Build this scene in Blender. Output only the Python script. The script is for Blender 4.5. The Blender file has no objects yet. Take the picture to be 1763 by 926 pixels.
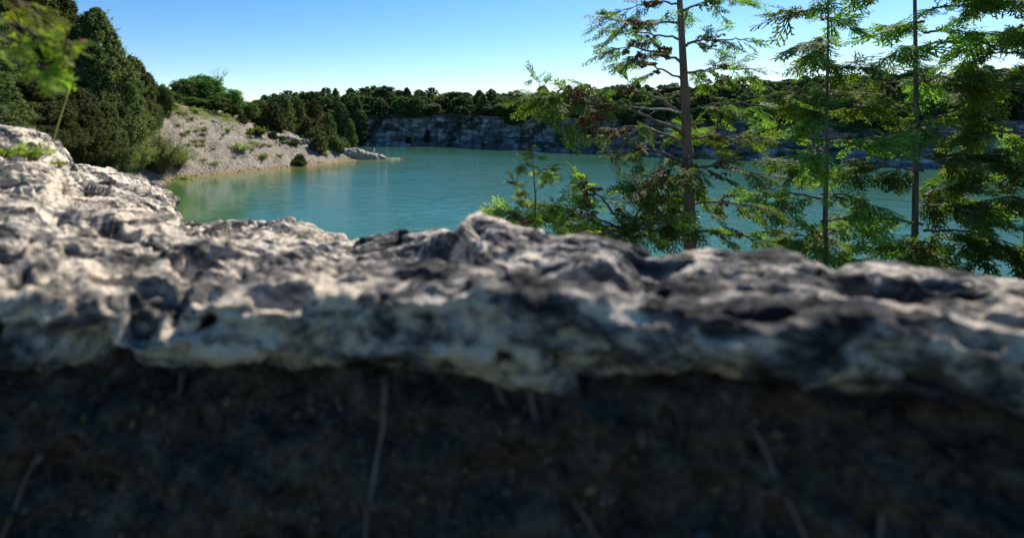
import bpy, math, random
import numpy as np
from mathutils import Vector, Matrix

R = math.radians
scene = bpy.context.scene
col = scene.collection

# ------------------------------------------------------------------ camera, sky, sun, exposure
EYE = 10.2            # height of the lens above the water
FPX = 900.0           # focal length in photo pixels
PX0, PY0 = 600.0, 205.0   # where the level optical axis meets the photo
cam_d = bpy.data.cameras.new('camera')
cam = bpy.data.objects.new('camera', cam_d)
col.objects.link(cam)
cam.location = (0, 0, EYE)
cam.rotation_euler = (R(90), 0, 0)
cam_d.sensor_fit = 'HORIZONTAL'
cam_d.sensor_width = 36.0
cam_d.lens = FPX / 1763.0 * 36.0
cam_d.shift_x = (881.5 - PX0) / 1763.0
cam_d.shift_y = -(463.0 - PY0) / 1763.0
cam_d.clip_start = 0.05
cam_d.clip_end = 9000
cam_d.dof.use_dof = True
cam_d.dof.focus_distance = 7.0
cam_d.dof.aperture_fstop = 1.4
scene.camera = cam

SUN_AZ = R(42)        # to the right of straight ahead
SUN_EL = R(48)
world = bpy.data.worlds.new('World')
scene.world = world
world.use_nodes = True
wn = world.node_tree
wn.nodes.clear()
wo = wn.nodes.new('ShaderNodeOutputWorld')
bg = wn.nodes.new('ShaderNodeBackground')
sky = wn.nodes.new('ShaderNodeTexSky')
sky.sky_type = 'NISHITA'
sky.sun_disc = False
sky.sun_elevation = SUN_EL
sky.sun_rotation = SUN_AZ
sky.altitude = 300
sky.air_density = 1.0
sky.dust_density = 0.1
sky.ozone_density = 3.0
bg.inputs['Strength'].default_value = 0.088
hsv = wn.nodes.new('ShaderNodeHueSaturation'); hsv.inputs['Saturation'].default_value = 1.3
wn.links.new(sky.outputs[0], hsv.inputs['Color'])
wn.links.new(hsv.outputs[0], bg.inputs[0])
wn.links.new(bg.outputs[0], wo.inputs[0])

sun_d = bpy.data.lights.new('sun', 'SUN')
sun_d.energy = 5.0
sun_d.angle = R(0.5)
sun_d.color = (1.0, 0.93, 0.82)
sun = bpy.data.objects.new('sun', sun_d)
col.objects.link(sun)
sdir = Vector((math.cos(SUN_EL) * math.sin(SUN_AZ), math.cos(SUN_EL) * math.cos(SUN_AZ), math.sin(SUN_EL)))
sun.rotation_euler = sdir.to_track_quat('Z', 'Y').to_euler()
sun.location = (40, 30, 60)

vs = scene.view_settings
vs.view_transform = 'Standard'
vs.look = 'None'
vs.exposure = 0.76
vs.gamma = 1.0
vs.use_curve_mapping = False
scene.cycles.max_bounces = 6
scene.cycles.diffuse_bounces = 3
scene.cycles.transmission_bounces = 3
scene.cycles.glossy_bounces = 3
scene.cycles.use_denoising = True

# ------------------------------------------------------------------ helpers
def pix(px, py, Y):
    return Vector(((px - PX0) / FPX * Y, Y, EYE - (py - PY0) / FPX * Y))

def sstep(a, b, x):
    t = np.clip((x - a) / (b - a), 0, 1)
    return t * t * (3 - 2 * t)

_rng0 = np.random.default_rng(7)
_perm = np.concatenate([_rng0.permutation(256)] * 3)
_grad = _rng0.normal(size=(256, 3))
_grad /= np.linalg.norm(_grad, axis=1)[:, None]

def perlin(P):
    P = np.asarray(P, float)
    i = np.floor(P).astype(int)
    f = P - i
    u = f * f * f * (f * (f * 6 - 15) + 10)
    i &= 255
    out = np.zeros(len(P))
    for dx in (0, 1):
        for dy in (0, 1):
            for dz in (0, 1):
                h = _perm[_perm[_perm[(i[:, 0] + dx) & 255] + ((i[:, 1] + dy) & 255)] + ((i[:, 2] + dz) & 255)]
                g = _grad[h]
                d = (g * (f - np.array([dx, dy, dz]))).sum(1)
                w = (u[:, 0] if dx else 1 - u[:, 0]) * (u[:, 1] if dy else 1 - u[:, 1]) * (u[:, 2] if dz else 1 - u[:, 2])
                out += d * w
    return out * 1.5

def fbm(P, octv=4, lac=2.07, gain=0.5, ridged=False):
    P = np.asarray(P, float)
    a, s, n = 1.0, 0.0, 0.0
    Q = P.copy()
    for _ in range(octv):
        v = perlin(Q)
        if ridged:
            v = 1 - 2 * np.abs(v)
        s = s + a * v
        n += a
        a *= gain
        Q = Q * lac + 17.3
    return s / n

def mesh_data(name, V, quads=None, tris=None, smooth=False):
    V = np.asarray(V, np.float32).reshape(-1, 3)
    me = bpy.data.meshes.new(name)
    nq = 0 if quads is None else len(quads)
    nt = 0 if tris is None else len(tris)
    me.vertices.add(len(V))
    me.vertices.foreach_set('co', V.ravel())
    loops = []
    if nq: loops.append(np.asarray(quads, np.int32).ravel())
    if nt: loops.append(np.asarray(tris, np.int32).ravel())
    loops = np.concatenate(loops)
    me.loops.add(len(loops))
    me.loops.foreach_set('vertex_index', loops)
    me.polygons.add(nq + nt)
    st = np.concatenate([np.arange(nq) * 4, nq * 4 + np.arange(nt) * 3]).astype(np.int32)
    me.polygons.foreach_set('loop_start', st)
    me.update(calc_edges=True)
    if smooth:
        me.polygons.foreach_set('use_smooth', np.ones(nq + nt, bool))
    me.validate()
    return me

def link_mesh(name, me, mat, parent=None, loc=None):
    o = bpy.data.objects.new(name, me)
    if mat is not None and not me.materials:
        me.materials.append(mat)
    col.objects.link(o)
    if parent is not None: o.parent = parent
    if loc is not None: o.location = loc
    return o

def tag(o, label=None, cat=None, group=None, kind=None):
    if label: o['label'] = label
    if cat: o['category'] = cat
    if group: o['group'] = group
    if kind: o['kind'] = kind
    return o

def empty(name, loc, label, cat, group=None):
    o = bpy.data.objects.new(name, None)
    o.empty_display_size = 0.3
    col.objects.link(o)
    o.location = loc
    return tag(o, label, cat, group)

def copy_thing(src, loc, rz, sc, label, group=None):
    o = src.copy()
    col.objects.link(o)
    o.location = loc
    o.rotation_euler = (0, 0, rz)
    o.scale = sc
    o['label'] = label
    if group: o['group'] = group
    for ch in list(src.children):
        c = ch.copy(); col.objects.link(c); c.parent = o
        for g in list(ch.children):
            d = g.copy(); col.objects.link(d); d.parent = c
    return o

def grid_quads(nr, nc):
    a = np.arange(nr * nc).reshape(nr, nc)
    return np.stack([a[:-1, :-1], a[:-1, 1:], a[1:, 1:], a[1:, :-1]], -1).reshape(-1, 4)

class Acc:
    """collects quads and triangles for one mesh"""
    def __init__(self):
        self.v = []; self.q = []; self.t = []; self.n = 0
    def add(self, V, quads=None, tris=None):
        V = np.asarray(V, float).reshape(-1, 3)
        self.v.append(V)
        if quads is not None and len(quads): self.q.append(np.asarray(quads) + self.n)
        if tris is not None and len(tris): self.t.append(np.asarray(tris) + self.n)
        self.n += len(V)
    def tube(self, pts, radii, seg=6, wob=0.0, rng=None):
        pts = np.asarray(pts, float); n = len(pts)
        radii = np.interp(np.linspace(0, 1, n), np.linspace(0, 1, len(radii)), radii)
        tang = np.gradient(pts, axis=0)
        tang /= np.linalg.norm(tang, axis=1)[:, None] + 1e-9
        up = np.array([0.13, 0.31, 0.94]) if abs(tang[0][2]) < 0.9 else np.array([0.94, 0.1, 0.2])
        a = np.cross(tang, up); a /= np.linalg.norm(a, axis=1)[:, None] + 1e-9
        b = np.cross(tang, a)
        th = np.linspace(0, 2 * np.pi, seg, endpoint=False)
        rr = radii[:, None] * np.ones(seg)
        if wob and rng is not None: rr = rr * (1 + wob * rng.normal(size=rr.shape))
        V = pts[:, None, :] + rr[..., None] * (np.cos(th)[None, :, None] * a[:, None, :] + np.sin(th)[None, :, None] * b[:, None, :])
        q = []
        for i in range(n - 1):
            for k in range(seg):
                k2 = (k + 1) % seg
                q.append((i * seg + k, i * seg + k2, (i + 1) * seg + k2, (i + 1) * seg + k))
        V = V.reshape(-1, 3)
        c0 = len(V)
        V = np.vstack([V, pts[0], pts[-1]])
        t = [(c0, (k + 1) % seg, k) for k in range(seg)] + [(c0 + 1, (n - 1) * seg + k, (n - 1) * seg + (k + 1) % seg) for k in range(seg)]
        self.add(V, q, t)
    def box(self, c, d, rz=0.0):
        x, y, z = np.array(d) / 2
        V = np.array([(sx * x, sy * y, sz * z) for sz in (-1, 1) for sx, sy in ((-1, -1), (1, -1), (1, 1), (-1, 1))])
        cr, sr = math.cos(rz), math.sin(rz)
        V = V @ np.array([[cr, sr, 0], [-sr, cr, 0], [0, 0, 1]]) + np.array(c)
        self.add(V, [(0, 3, 2, 1), (4, 5, 6, 7), (0, 1, 5, 4), (1, 2, 6, 5), (2, 3, 7, 6), (3, 0, 4, 7)])
    def leaves(self, C, N, size, rng, aspect=0.6, fold=0.12):
        """diamond shaped leaf faces, centre C, normal N"""
        n = len(C)
        N = N / (np.linalg.norm(N, axis=1)[:, None] + 1e-9)
        T = rng.normal(size=(n, 3)); T -= (T * N).sum(1)[:, None] * N
        T /= np.linalg.norm(T, axis=1)[:, None] + 1e-9
        B = np.cross(N, T)
        s = (size * rng.uniform(0.65, 1.35, n))[:, None]
        V = np.stack([C + T * s, C + B * s * aspect + N * s * fold, C - T * s * 0.9, C - B * s * aspect + N * s * fold], 1).reshape(-1, 3)
        self.add(V, np.arange(4 * n).reshape(n, 4))
    def mesh(self, name, smooth=False):
        return mesh_data(name, np.vstack(self.v), np.vstack(self.q) if self.q else None, np.vstack(self.t) if self.t else None, smooth)
    def build(self, name, mat, parent=None, smooth=False, loc=None):
        return link_mesh(name, self.mesh(name, smooth), mat, parent, loc)

# ------------------------------------------------------------------ materials
class NT:
    def __init__(self, name):
        self.m = bpy.data.materials.new(name); self.m.use_nodes = True
        self.t = self.m.node_tree; self.t.nodes.clear()
        self.out = self.n('ShaderNodeOutputMaterial')
    def n(self, typ, **kw):
        x = self.t.nodes.new(typ)
        for k, v in kw.items():
            if k.startswith('_'): setattr(x, k[1:], v)
            else: x.inputs[k.replace('__', ' ')].default_value = v
        return x
    def l(self, a, b): self.t.links.new(a, b)
    def coord(self, scale=(1, 1, 1), which='Object'):
        tc = self.n('ShaderNodeTexCoord'); mp = self.n('ShaderNodeMapping')
        mp.inputs['Scale'].default_value = scale
        self.l(tc.outputs[which], mp.inputs[0]); return mp.outputs[0]
    def noise(self, vec, scale, detail=4, rough=0.55, dist=0.0):
        x = self.n('ShaderNodeTexNoise'); x.inputs['Scale'].default_value = scale; x.inputs['Detail'].default_value = detail
        x.inputs['Roughness'].default_value = rough; x.inputs['Distortion'].default_value = dist
        self.l(vec, x.inputs['Vector']); return x.outputs['Fac']
    def ramp(self, fac, stops):
        x = self.n('ShaderNodeValToRGB'); e = x.color_ramp.elements
        while len(e) < len(stops): e.new(0.5)
        for k, (p, c) in enumerate(stops):
            e[k].position = p
            e[k].color = (c, c, c, 1) if isinstance(c, (int, float)) else (*c, 1)
        self.l(fac, x.inputs[0]); return x.outputs[0]
    def mix(self, fac, a, b, blend='MIX'):
        x = self.n('ShaderNodeMix'); x.data_type = 'RGBA'; x.blend_type = blend
        for sock, v in ((x.inputs[0], fac), (x.inputs[6], a), (x.inputs[7], b)):
            if hasattr(v, 'type'): self.l(v, sock)
            elif isinstance(v, (int, float)): sock.default_value = v
            else: sock.default_value = (*v, 1)
        return x.outputs[2]
    def math(self, op, a, b=None):
        x = self.n('ShaderNodeMath'); x.operation = op
        for k, v in enumerate((a, b)):
            if v is None: continue
            if hasattr(v, 'type'): self.l(v, x.inputs[k])
            else: x.inputs[k].default_value = v
        return x.outputs[0]
    def bump(self, h, strength, dist, normal=None):
        x = self.n('ShaderNodeBump'); x.inputs['Strength'].default_value = strength; x.inputs['Distance'].default_value = dist
        self.l(h, x.inputs['Height'])
        if normal is not None: self.l(normal, x.inputs['Normal'])
        return x.outputs[0]
    def pbr(self, color, rough=0.8, normal=None, spec=0.3):
        x = self.n('ShaderNodeBsdfPrincipled')
        if hasattr(color, 'type'): self.l(color, x.inputs['Base Color'])
        else: x.inputs['Base Color'].default_value = (*color, 1)
        if hasattr(rough, 'type'): self.l(rough, x.inputs['Roughness'])
        else: x.inputs['Roughness'].default_value = rough
        x.inputs['Specular IOR Level'].default_value = spec
        if normal is not None: self.l(normal, x.inputs['Normal'])
        return x
    def done(self, shader):
        self.l(shader.outputs[0], self.out.inputs[0]); return self.m

def leaf_mat(name, dark, mid, light, trans=0.3, rough=0.55):
    t = NT(name)
    g = t.n('ShaderNodeNewGeometry')
    oi = t.n('ShaderNodeObjectInfo')
    c = t.ramp(g.outputs['Random Per Island'], [(0.0, dark), (0.55, mid), (1.0, light)])
    hs = t.n('ShaderNodeHueSaturation')
    t.l(c, hs.inputs['Color'])
    t.l(t.math('ADD', t.math('MULTIPLY', oi.outputs['Random'], 1.0), 0.6), hs.inputs['Value'])
    t.l(t.math('ADD', t.math('MULTIPLY', oi.outputs['Random'], 0.06), 0.47), hs.inputs['Hue'])
    p = t.pbr(hs.outputs[0], rough + 0.15, spec=0.12)
    tr = t.n('ShaderNodeBsdfTranslucent')
    warm = t.mix(1.0, hs.outputs[0], (1.5, 1.7, 0.6), 'MULTIPLY')
    t.l(warm, tr.inputs[0])
    mx = t.n('ShaderNodeMixShader'); mx.inputs[0].default_value = trans
    t.l(p.outputs[0], mx.inputs[1]); t.l(tr.outputs[0], mx.inputs[2])
    return t.done(mx)

def bark_mat(name, a, b, scale=18):
    t = NT(name)
    v = t.coord((1, 1, 0.12))
    f = t.noise(v, scale, 6, 0.65, 0.4)
    c = t.ramp(f, [(0.3, a), (0.7, b)])
    return t.done(t.pbr(c, 0.9, t.bump(f, 0.8, 0.02), 0.15))

M = {}
M['cedar'] = leaf_mat('cedar_foliage', (0.050, 0.062, 0.022), (0.084, 0.100, 0.036), (0.15, 0.165, 0.066), 0.30)
M['cedar_far'] = leaf_mat('far_cedar_foliage', (0.042, 0.068, 0.026), (0.072, 0.108, 0.040), (0.115, 0.155, 0.058), 0.28)
M['spray'] = leaf_mat('cedar_spray_foliage', (0.055, 0.092, 0.022), (0.10, 0.155, 0.032), (0.18, 0.235, 0.055), 0.46, 0.5)
M['spray_sunlit'] = leaf_mat('sunlit_yellow_green_sprays', (0.09, 0.125, 0.022), (0.16, 0.205, 0.034), (0.28, 0.31, 0.07), 0.52, 0.5)  # yellower sprays, colour also lightened to imitate sun shining through them
M['broad'] = leaf_mat('broadleaf_foliage', (0.045, 0.075, 0.02), (0.075, 0.12, 0.03), (0.12, 0.17, 0.05), 0.35)
M['bright'] = leaf_mat('yellow_green_foliage', (0.10, 0.14, 0.03), (0.16, 0.21, 0.045), (0.24, 0.28, 0.07), 0.4)
M['willow'] = leaf_mat('grey_green_foliage', (0.12, 0.155, 0.06), (0.19, 0.23, 0.095), (0.29, 0.32, 0.16), 0.3)
M['weed'] = leaf_mat('pale_weed_leaves', (0.13, 0.145, 0.065), (0.20, 0.21, 0.10), (0.30, 0.29, 0.16), 0.3)
M['grass'] = leaf_mat('dry_grass_blades', (0.14, 0.15, 0.055), (0.22, 0.23, 0.09), (0.34, 0.31, 0.15), 0.3)
M['moss'] = leaf_mat('small_rock_plant', (0.12, 0.14, 0.02), (0.2, 0.23, 0.03), (0.32, 0.33, 0.06), 0.35)
M['bark'] = bark_mat('cedar_bark', (0.07, 0.052, 0.04), (0.20, 0.155, 0.12))
M['twig'] = bark_mat('bare_grey_twig', (0.30, 0.27, 0.24), (0.55, 0.51, 0.46), 40)
M['dead'] = bark_mat('dead_grey_wood', (0.20, 0.19, 0.18), (0.38, 0.36, 0.34))
t = NT('cedar_cone_brown'); g = t.n('ShaderNodeNewGeometry')
M['cone'] = t.done(t.pbr(t.ramp(g.outputs['Random Per Island'], [(0, (0.07, 0.026, 0.018)), (0.6, (0.16, 0.06, 0.04)), (1, (0.30, 0.15, 0.10))]), 0.7))

def ledge_mat(name, pale, mid, dark, lo=0.42, hi=0.56):
    t = NT(name)
    v = t.coord((0.66, 1.0, 1.25))
    big = t.noise(v, 2.6, 3, 0.5, 0.3)
    a = t.noise(v, 7.5, 5, 0.62, 0.8)
    b = t.noise(v, 38.0, 4, 0.6, 0.4)
    f = t.math('ADD', t.math('MULTIPLY', a, 0.62), t.math('MULTIPLY', b, 0.22))
    f = t.math('ADD', f, t.math('MULTIPLY', big, 0.16))
    c = t.ramp(f, [(lo - 0.07, dark), (lo, mid), ((lo + hi) / 2, tuple(0.55 * p + 0.45 * q for p, q in zip(pale, mid))), (hi, pale)])
    warm = t.noise(v, 3.7, 3)
    c = t.mix(t.ramp(warm, [(0.45, 0.0), (0.7, 0.6)]), c, t.mix(1.0, c, (1.08, 0.97, 0.80), 'MULTIPLY'))
    gr = t.noise(v, 130, 5, 0.7)
    c = t.mix(t.ramp(gr, [(0.38, 0.32), (0.48, 0.0)]), c, dark)
    vo = t.n('ShaderNodeTexVoronoi'); vo.inputs['Scale'].default_value = 26; vo.inputs['Randomness'].default_value = 1.0
    wv = t.n('ShaderNodeVectorMath'); wv.operation = 'ADD'; t.l(v, wv.inputs[0])
    nz = t.n('ShaderNodeTexNoise'); nz.inputs['Scale'].default_value = 30; t.l(v, nz.inputs['Vector'])
    sc_ = t.n('ShaderNodeVectorMath'); sc_.operation = 'SCALE'; sc_.inputs['Scale'].default_value = 0.05; t.l(nz.outputs['Color'], sc_.inputs[0]); t.l(sc_.outputs[0], wv.inputs[1])
    t.l(wv.outputs[0], vo.inputs['Vector'])
    spot = t.math('MULTIPLY', t.ramp(vo.outputs['Distance'], [(0.20, 1.0), (0.27, 0.0)]), t.ramp(t.noise(v, 5, 3), [(0.52, 0.0), (0.58, 0.8)]))
    c = t.mix(spot, c, (0.05, 0.05, 0.048))
    ve = t.n('ShaderNodeTexVoronoi'); ve.feature = 'DISTANCE_TO_EDGE'; ve.inputs['Scale'].default_value = 3.4; t.l(wv.outputs[0], ve.inputs['Vector'])
    crack = t.ramp(ve.outputs['Distance'], [(0.0, 0.0), (0.035, 1.0)])
    c = t.mix(t.math('SUBTRACT', 0.6, t.math('MULTIPLY', crack, 0.6)), c, dark)
    n0 = t.bump(crack, 0.7, 0.02)
    n1 = t.bump(t.noise(v, 22, 8, 0.74, 0.3), 1.0, 0.028, n0)
    n2 = t.bump(t.noise(v, 90, 4, 0.6), 0.6, 0.006, n1)
    return t.done(t.pbr(c, 0.88, n2, 0.2))
M['ledge'] = ledge_mat('weathered_limestone', (0.80, 0.69, 0.555), (0.235, 0.222, 0.208), (0.03, 0.03, 0.032), 0.475, 0.545)
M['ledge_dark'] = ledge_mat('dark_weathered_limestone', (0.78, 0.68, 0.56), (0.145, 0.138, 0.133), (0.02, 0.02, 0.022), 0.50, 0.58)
M['stone'] = ledge_mat('pale_broken_stone', (0.38, 0.355, 0.32), (0.24, 0.225, 0.20), (0.08, 0.078, 0.075), 0.42, 0.56)

# quarry cliff: bedded limestone with stains
t = NT('bedded_cliff_limestone')
v = t.coord()
lay = t.noise(t.coord((0.02, 0.02, 1.0)), 1.6, 6, 0.7, 0.2)
blk = t.noise(t.coord((0.22, 0.22, 0.35)), 1.0, 5, 0.65, 0.5)
st = t.noise(t.coord((0.16, 0.16, 0.022)), 2.0, 5, 0.62, 0.4)
c = t.ramp(t.math('ADD', t.math('MULTIPLY', lay, 0.45), t.math('MULTIPLY', blk, 0.55)), [(0.38, (0.085, 0.085, 0.09)), (0.5, (0.24, 0.24, 0.245)), (0.62, (0.52, 0.515, 0.51))])
vb = t.n('ShaderNodeTexVoronoi'); vb.inputs['Scale'].default_value = 1.0; t.l(t.coord((0.22, 0.22, 0.75)), vb.inputs['Vector'])
sb = t.n('ShaderNodeSeparateColor'); t.l(vb.outputs['Color'], sb.inputs[0])
c = t.mix(0.8, c, t.ramp(sb.outputs[0], [(0.0, 0.15), (0.55, 0.5), (1.0, 0.95)]), 'SOFT_LIGHT')
vj = t.n('ShaderNodeTexVoronoi'); vj.feature = 'DISTANCE_TO_EDGE'; vj.inputs['Scale'].default_value = 1.0; t.l(t.coord((0.22, 0.22, 0.75)), vj.inputs['Vector'])
c = t.mix(t.ramp(vj.outputs['Distance'], [(0.0, 0.8), (0.06, 0.0)]), c, (0.03, 0.03, 0.032))
c = t.mix(t.ramp(st, [(0.48, 0.0), (0.62, 0.85)]), c, (0.06, 0.055, 0.052))
vg = t.noise(t.coord((0.12, 0.12, 0.16)), 1.0, 5, 0.7, 0.6)
c = t.mix(t.ramp(vg, [(0.52, 0.0), (0.60, 0.9)]), c, (0.035, 0.036, 0.03))
M['cliff'] = t.done(t.pbr(c, 0.9, t.bump(t.math('ADD', lay, blk), 1.0, 0.6), 0.1))

# ground: gravel, grass by noise and by position (attribute 'green' holds the share of plant cover)
t = NT('gravel_ground')
v = t.coord()
g1 = t.noise(v, 0.35, 4, 0.6)
vor = t.n('ShaderNodeTexVoronoi'); vor.inputs['Scale'].default_value = 2.2; t.l(v, vor.inputs['Vector'])
g2 = t.noise(v, 2.4, 6, 0.7)
c = t.ramp(t.math('ADD', t.math('MULTIPLY', g1, 0.4), t.math('MULTIPLY', g2, 0.6)), [(0.36, (0.095, 0.08, 0.062)), (0.5, (0.215, 0.19, 0.152)), (0.64, (0.35, 0.31, 0.255))])
sepv = t.n('ShaderNodeSeparateColor'); t.l(vor.outputs['Color'], sepv.inputs[0])
c = t.mix(0.55, c, t.ramp(sepv.outputs[0], [(0.0, 0.34), (0.6, 0.5), (1.0, 0.68)]), 'SOFT_LIGHT')
soil = t.noise(t.coord((0.11, 0.07, 0.1)), 1.0, 5, 0.65, 0.8)
c = t.mix(t.ramp(soil, [(0.46, 0.0), (0.62, 0.75)]), c, (0.235, 0.19, 0.145))
at = t.n('ShaderNodeAttribute'); at.attribute_name = 'green'
gf = t.math('SUBTRACT', t.math('ADD', at.outputs['Fac'], t.noise(v, 0.8, 5, 0.7)), 0.5)
c = t.mix(t.ramp(gf, [(0.42, 0.0), (0.62, 1.0)]), c, t.ramp(g2, [(0.35, (0.045, 0.06, 0.02)), (0.65, (0.13, 0.14, 0.05))]))
wt = t.n('ShaderNodeAttribute'); wt.attribute_name = 'wet'
c = t.mix(wt.outputs['Fac'], c, t.mix(1.0, c, (0.95, 0.74, 0.5), 'MULTIPLY'))
n = t.bump(t.math('ADD', g2, vor.outputs['Distance']), 1.0, 0.18)
M['ground'] = t.done(t.pbr(c, 0.92, n, 0.15))

# water: body colour follows depth (attribute 'depth'), green shallows also paint in reflected trees; ripples from layered noise
t = NT('quarry_water')
at = t.n('ShaderNodeAttribute'); at.attribute_name = 'depth'
v = t.coord()
patch = t.noise(t.coord((0.02, 0.05, 1)), 1.0, 3)
deep = t.mix(t.ramp(patch, [(0.35, 0.0), (0.65, 1.0)]), (0.022, 0.098, 0.072), (0.032, 0.118, 0.100))
c = t.mix(t.ramp(at.outputs['Fac'], [(0.42, 0.0), (0.98, 1.0)]), t.ramp(at.outputs['Fac'], [(0.0, (0.20, 0.18, 0.09)), (0.13, (0.11, 0.13, 0.035)), (0.5, (0.045, 0.095, 0.022))]), deep)
w1 = t.noise(t.coord((0.36, 0.42, 1)), 1.0, 5, 0.62, 0.4)
w2 = t.noise(t.coord((1.2, 1.8, 1)), 1.0, 3, 0.6, 0.2)
gust = t.ramp(t.noise(t.coord((0.012, 0.02, 1)), 1.0, 3), [(0.38, 0.35), (0.6, 1.0)])
hgt = t.math('MULTIPLY', t.math('ADD', w1, t.math('MULTIPLY', w2, 0.35)), gust)
ca = t.n('ShaderNodeAttribute'); ca.attribute_name = 'ripple'
hgt = t.math('MULTIPLY', hgt, ca.outputs['Fac'])
p = t.pbr(c, 0.045, t.bump(hgt, 1.0, 0.36), 0.5)
p.inputs['IOR'].default_value = 1.333
M['water'] = t.done(p)

def plain(name, c, rough=0.7):
    t = NT(name); v = t.coord(); f = t.noise(v, 6, 4)
    return t.done(t.pbr(t.ramp(f, [(0.3, tuple(x * 0.75 for x in c)), (0.7, c)]), rough))
M['white'] = plain('white_paint', (0.8, 0.8, 0.78), 0.5)
M['wood'] = plain('grey_weathered_wood', (0.42, 0.36, 0.31), 0.85)
M['metal'] = plain('pale_grey_pole', (0.55, 0.56, 0.56), 0.45)

# ------------------------------------------------------------------ terrain
CP = [  # x, y, z control points of the gravel spit and the left bank
    (-31, 82.7, 0), (-27.5, 91.8, 0), (-21.7, 97.7, 0), (-15.4, 106.7, 0), (-8.9, 114.7, 0), (-1.4, 125.8, 0), (4.5, 131.5, 0), (10.5, 135.2, -0.05), (13, 136, -0.6),
    (-28.5, 70, 0), (-24, 55, 0), (-19, 40, 0), (-15, 25, 0), (-11.5, 14, 0),
    (-26, 80, -1.8), (-20, 88, -2.1), (-13, 95, -2.4), (-6, 104, -2.4), (1, 113, -2.4), (8, 124, -2.1), (16, 131, -2.1), (-20, 60, -2.4), (-15, 42, -2.4), (-9, 25, -2.4), (-5, 14, -2.4),
    (0, 60, -5), (0, 30, -5), (0, 90, -5), (14, 60, -5), (16, 100, -5), (14, 20, -5), (18, 145, -4.5),
    (-37.9, 105, 12.5), (-33.6, 112, 11.7), (-26.7, 120, 9.9), (-19.3, 124, 7.4), (-14.1, 127, 6.2), (-5.8, 131, 4.3), (-1.5, 133, 2.0), (4, 134, 0.6), (9, 135.8, 0.05),
    (-34.5, 94, 5.7), (-30, 103, 6.2), (-24, 109, 5.2), (-16.5, 116, 3.6), (-9, 121.5, 2.1),
    (-46, 118, 13.5), (-38, 128, 12.2), (-28, 134, 9.5), (-18, 138, 6.0), (-8, 140, 2.2), (0, 141, -1.5), (8, 143, -4),
    (-10, 150, 1.0), (-25, 152, 8), (-45, 150, 12.5), (-2, 160, -3), (-14, 165, 3), (-30, 168, 11), (-60, 160, 13), (6, 160, -4.5),
    (-40, 95, 9.5), (-50, 100, 13), (-60, 120, 14), (-38, 82, 6), (-35, 70, 5.8), (-30, 55, 5.5), (-26, 42, 6.0), (-21, 28, 7.5), (-17, 15, 8.5),
    (-50, 80, 10), (-45, 60, 8.5), (-40, 40, 8.5), (-36, 20, 9.3), (-70, 90, 13), (-70, 50, 11), (-70, 20, 10),
]
CP = np.array(CP, float)
def _tps_fit(P, z, lam=0.02):
    n = len(P)
    d = np.linalg.norm(P[:, None] - P[None], axis=2)
    K = np.where(d > 0, d * d * np.log(d + 1e-9), 0) + lam * np.eye(n) * 50
    A = np.zeros((n + 3, n + 3)); A[:n, :n] = K
    A[:n, n] = 1; A[:n, n + 1:] = P; A[n, :n] = 1; A[n + 1:, :n] = P.T
    return np.linalg.solve(A, np.concatenate([z, np.zeros(3)]))
_tw = _tps_fit(CP[:, :2], CP[:, 2])
def tps(x, y):
    out = _tw[-3] + _tw[-2] * x + _tw[-1] * y
    for k in range(len(CP)):
        d2 = (x - CP[k, 0]) ** 2 + (y - CP[k, 1]) ** 2
        out = out + _tw[k] * 0.5 * d2 * np.log(d2 + 1e-9)
    return out

LAKE = np.array([(-16, 6), (-6, 5.4), (0, 5.2), (6, 5.8), (20, 9), (60, 20), (110, 45), (138, 80), (138, 108), (116, 131), (97, 146), (81, 158), (67, 173), (52, 187), (34, 204), (5, 206), (-6, 204), (-8, 165), (-14, 150), (-16, 60)], float)
def lake_sd(x, y):
    best = np.full(x.shape, 1e9); inside = np.zeros(x.shape, bool)
    n = len(LAKE)
    for i in range(n):
        a, b = LAKE[i], LAKE[(i + 1) % n]
        e = b - a
        tt = np.clip(((x - a[0]) * e[0] + (y - a[1]) * e[1]) / (e @ e), 0, 1)
        best = np.minimum(best, np.hypot(x - a[0] - tt * e[0], y - a[1] - tt * e[1]))
        c = ((a[1] > y) != (b[1] > y)) & (x < (b[0] - a[0]) * (y - a[1]) / (b[1] - a[1] + 1e-12) + a[0])
        inside ^= c
    return np.where(inside, -best, best)

def height(x, y):
    x = np.atleast_1d(np.asarray(x, float)); y = np.atleast_1d(np.asarray(y, float))
    sd = lake_sd(x, y)
    top = 12.0 - 2.0 * sstep(40, 75, x) * sstep(60, 90, y)
    top = np.where(y < 60, 10.0 - 1.1 * sstep(40, 5, y) * sstep(40, 8, np.abs(x)), top)
    p = -4 + (top + 4) * sstep(0.5, 2.6, sd)
    w = sstep(17, 13, x) * sstep(9, 15, y) * sstep(172, 160, y) * sstep(-120, -80, x)
    h = p * (1 - w) + w * np.clip(tps(x, y), -6, 16)
    return h
def hz(x, y): return float(height(x, y)[0])

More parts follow.
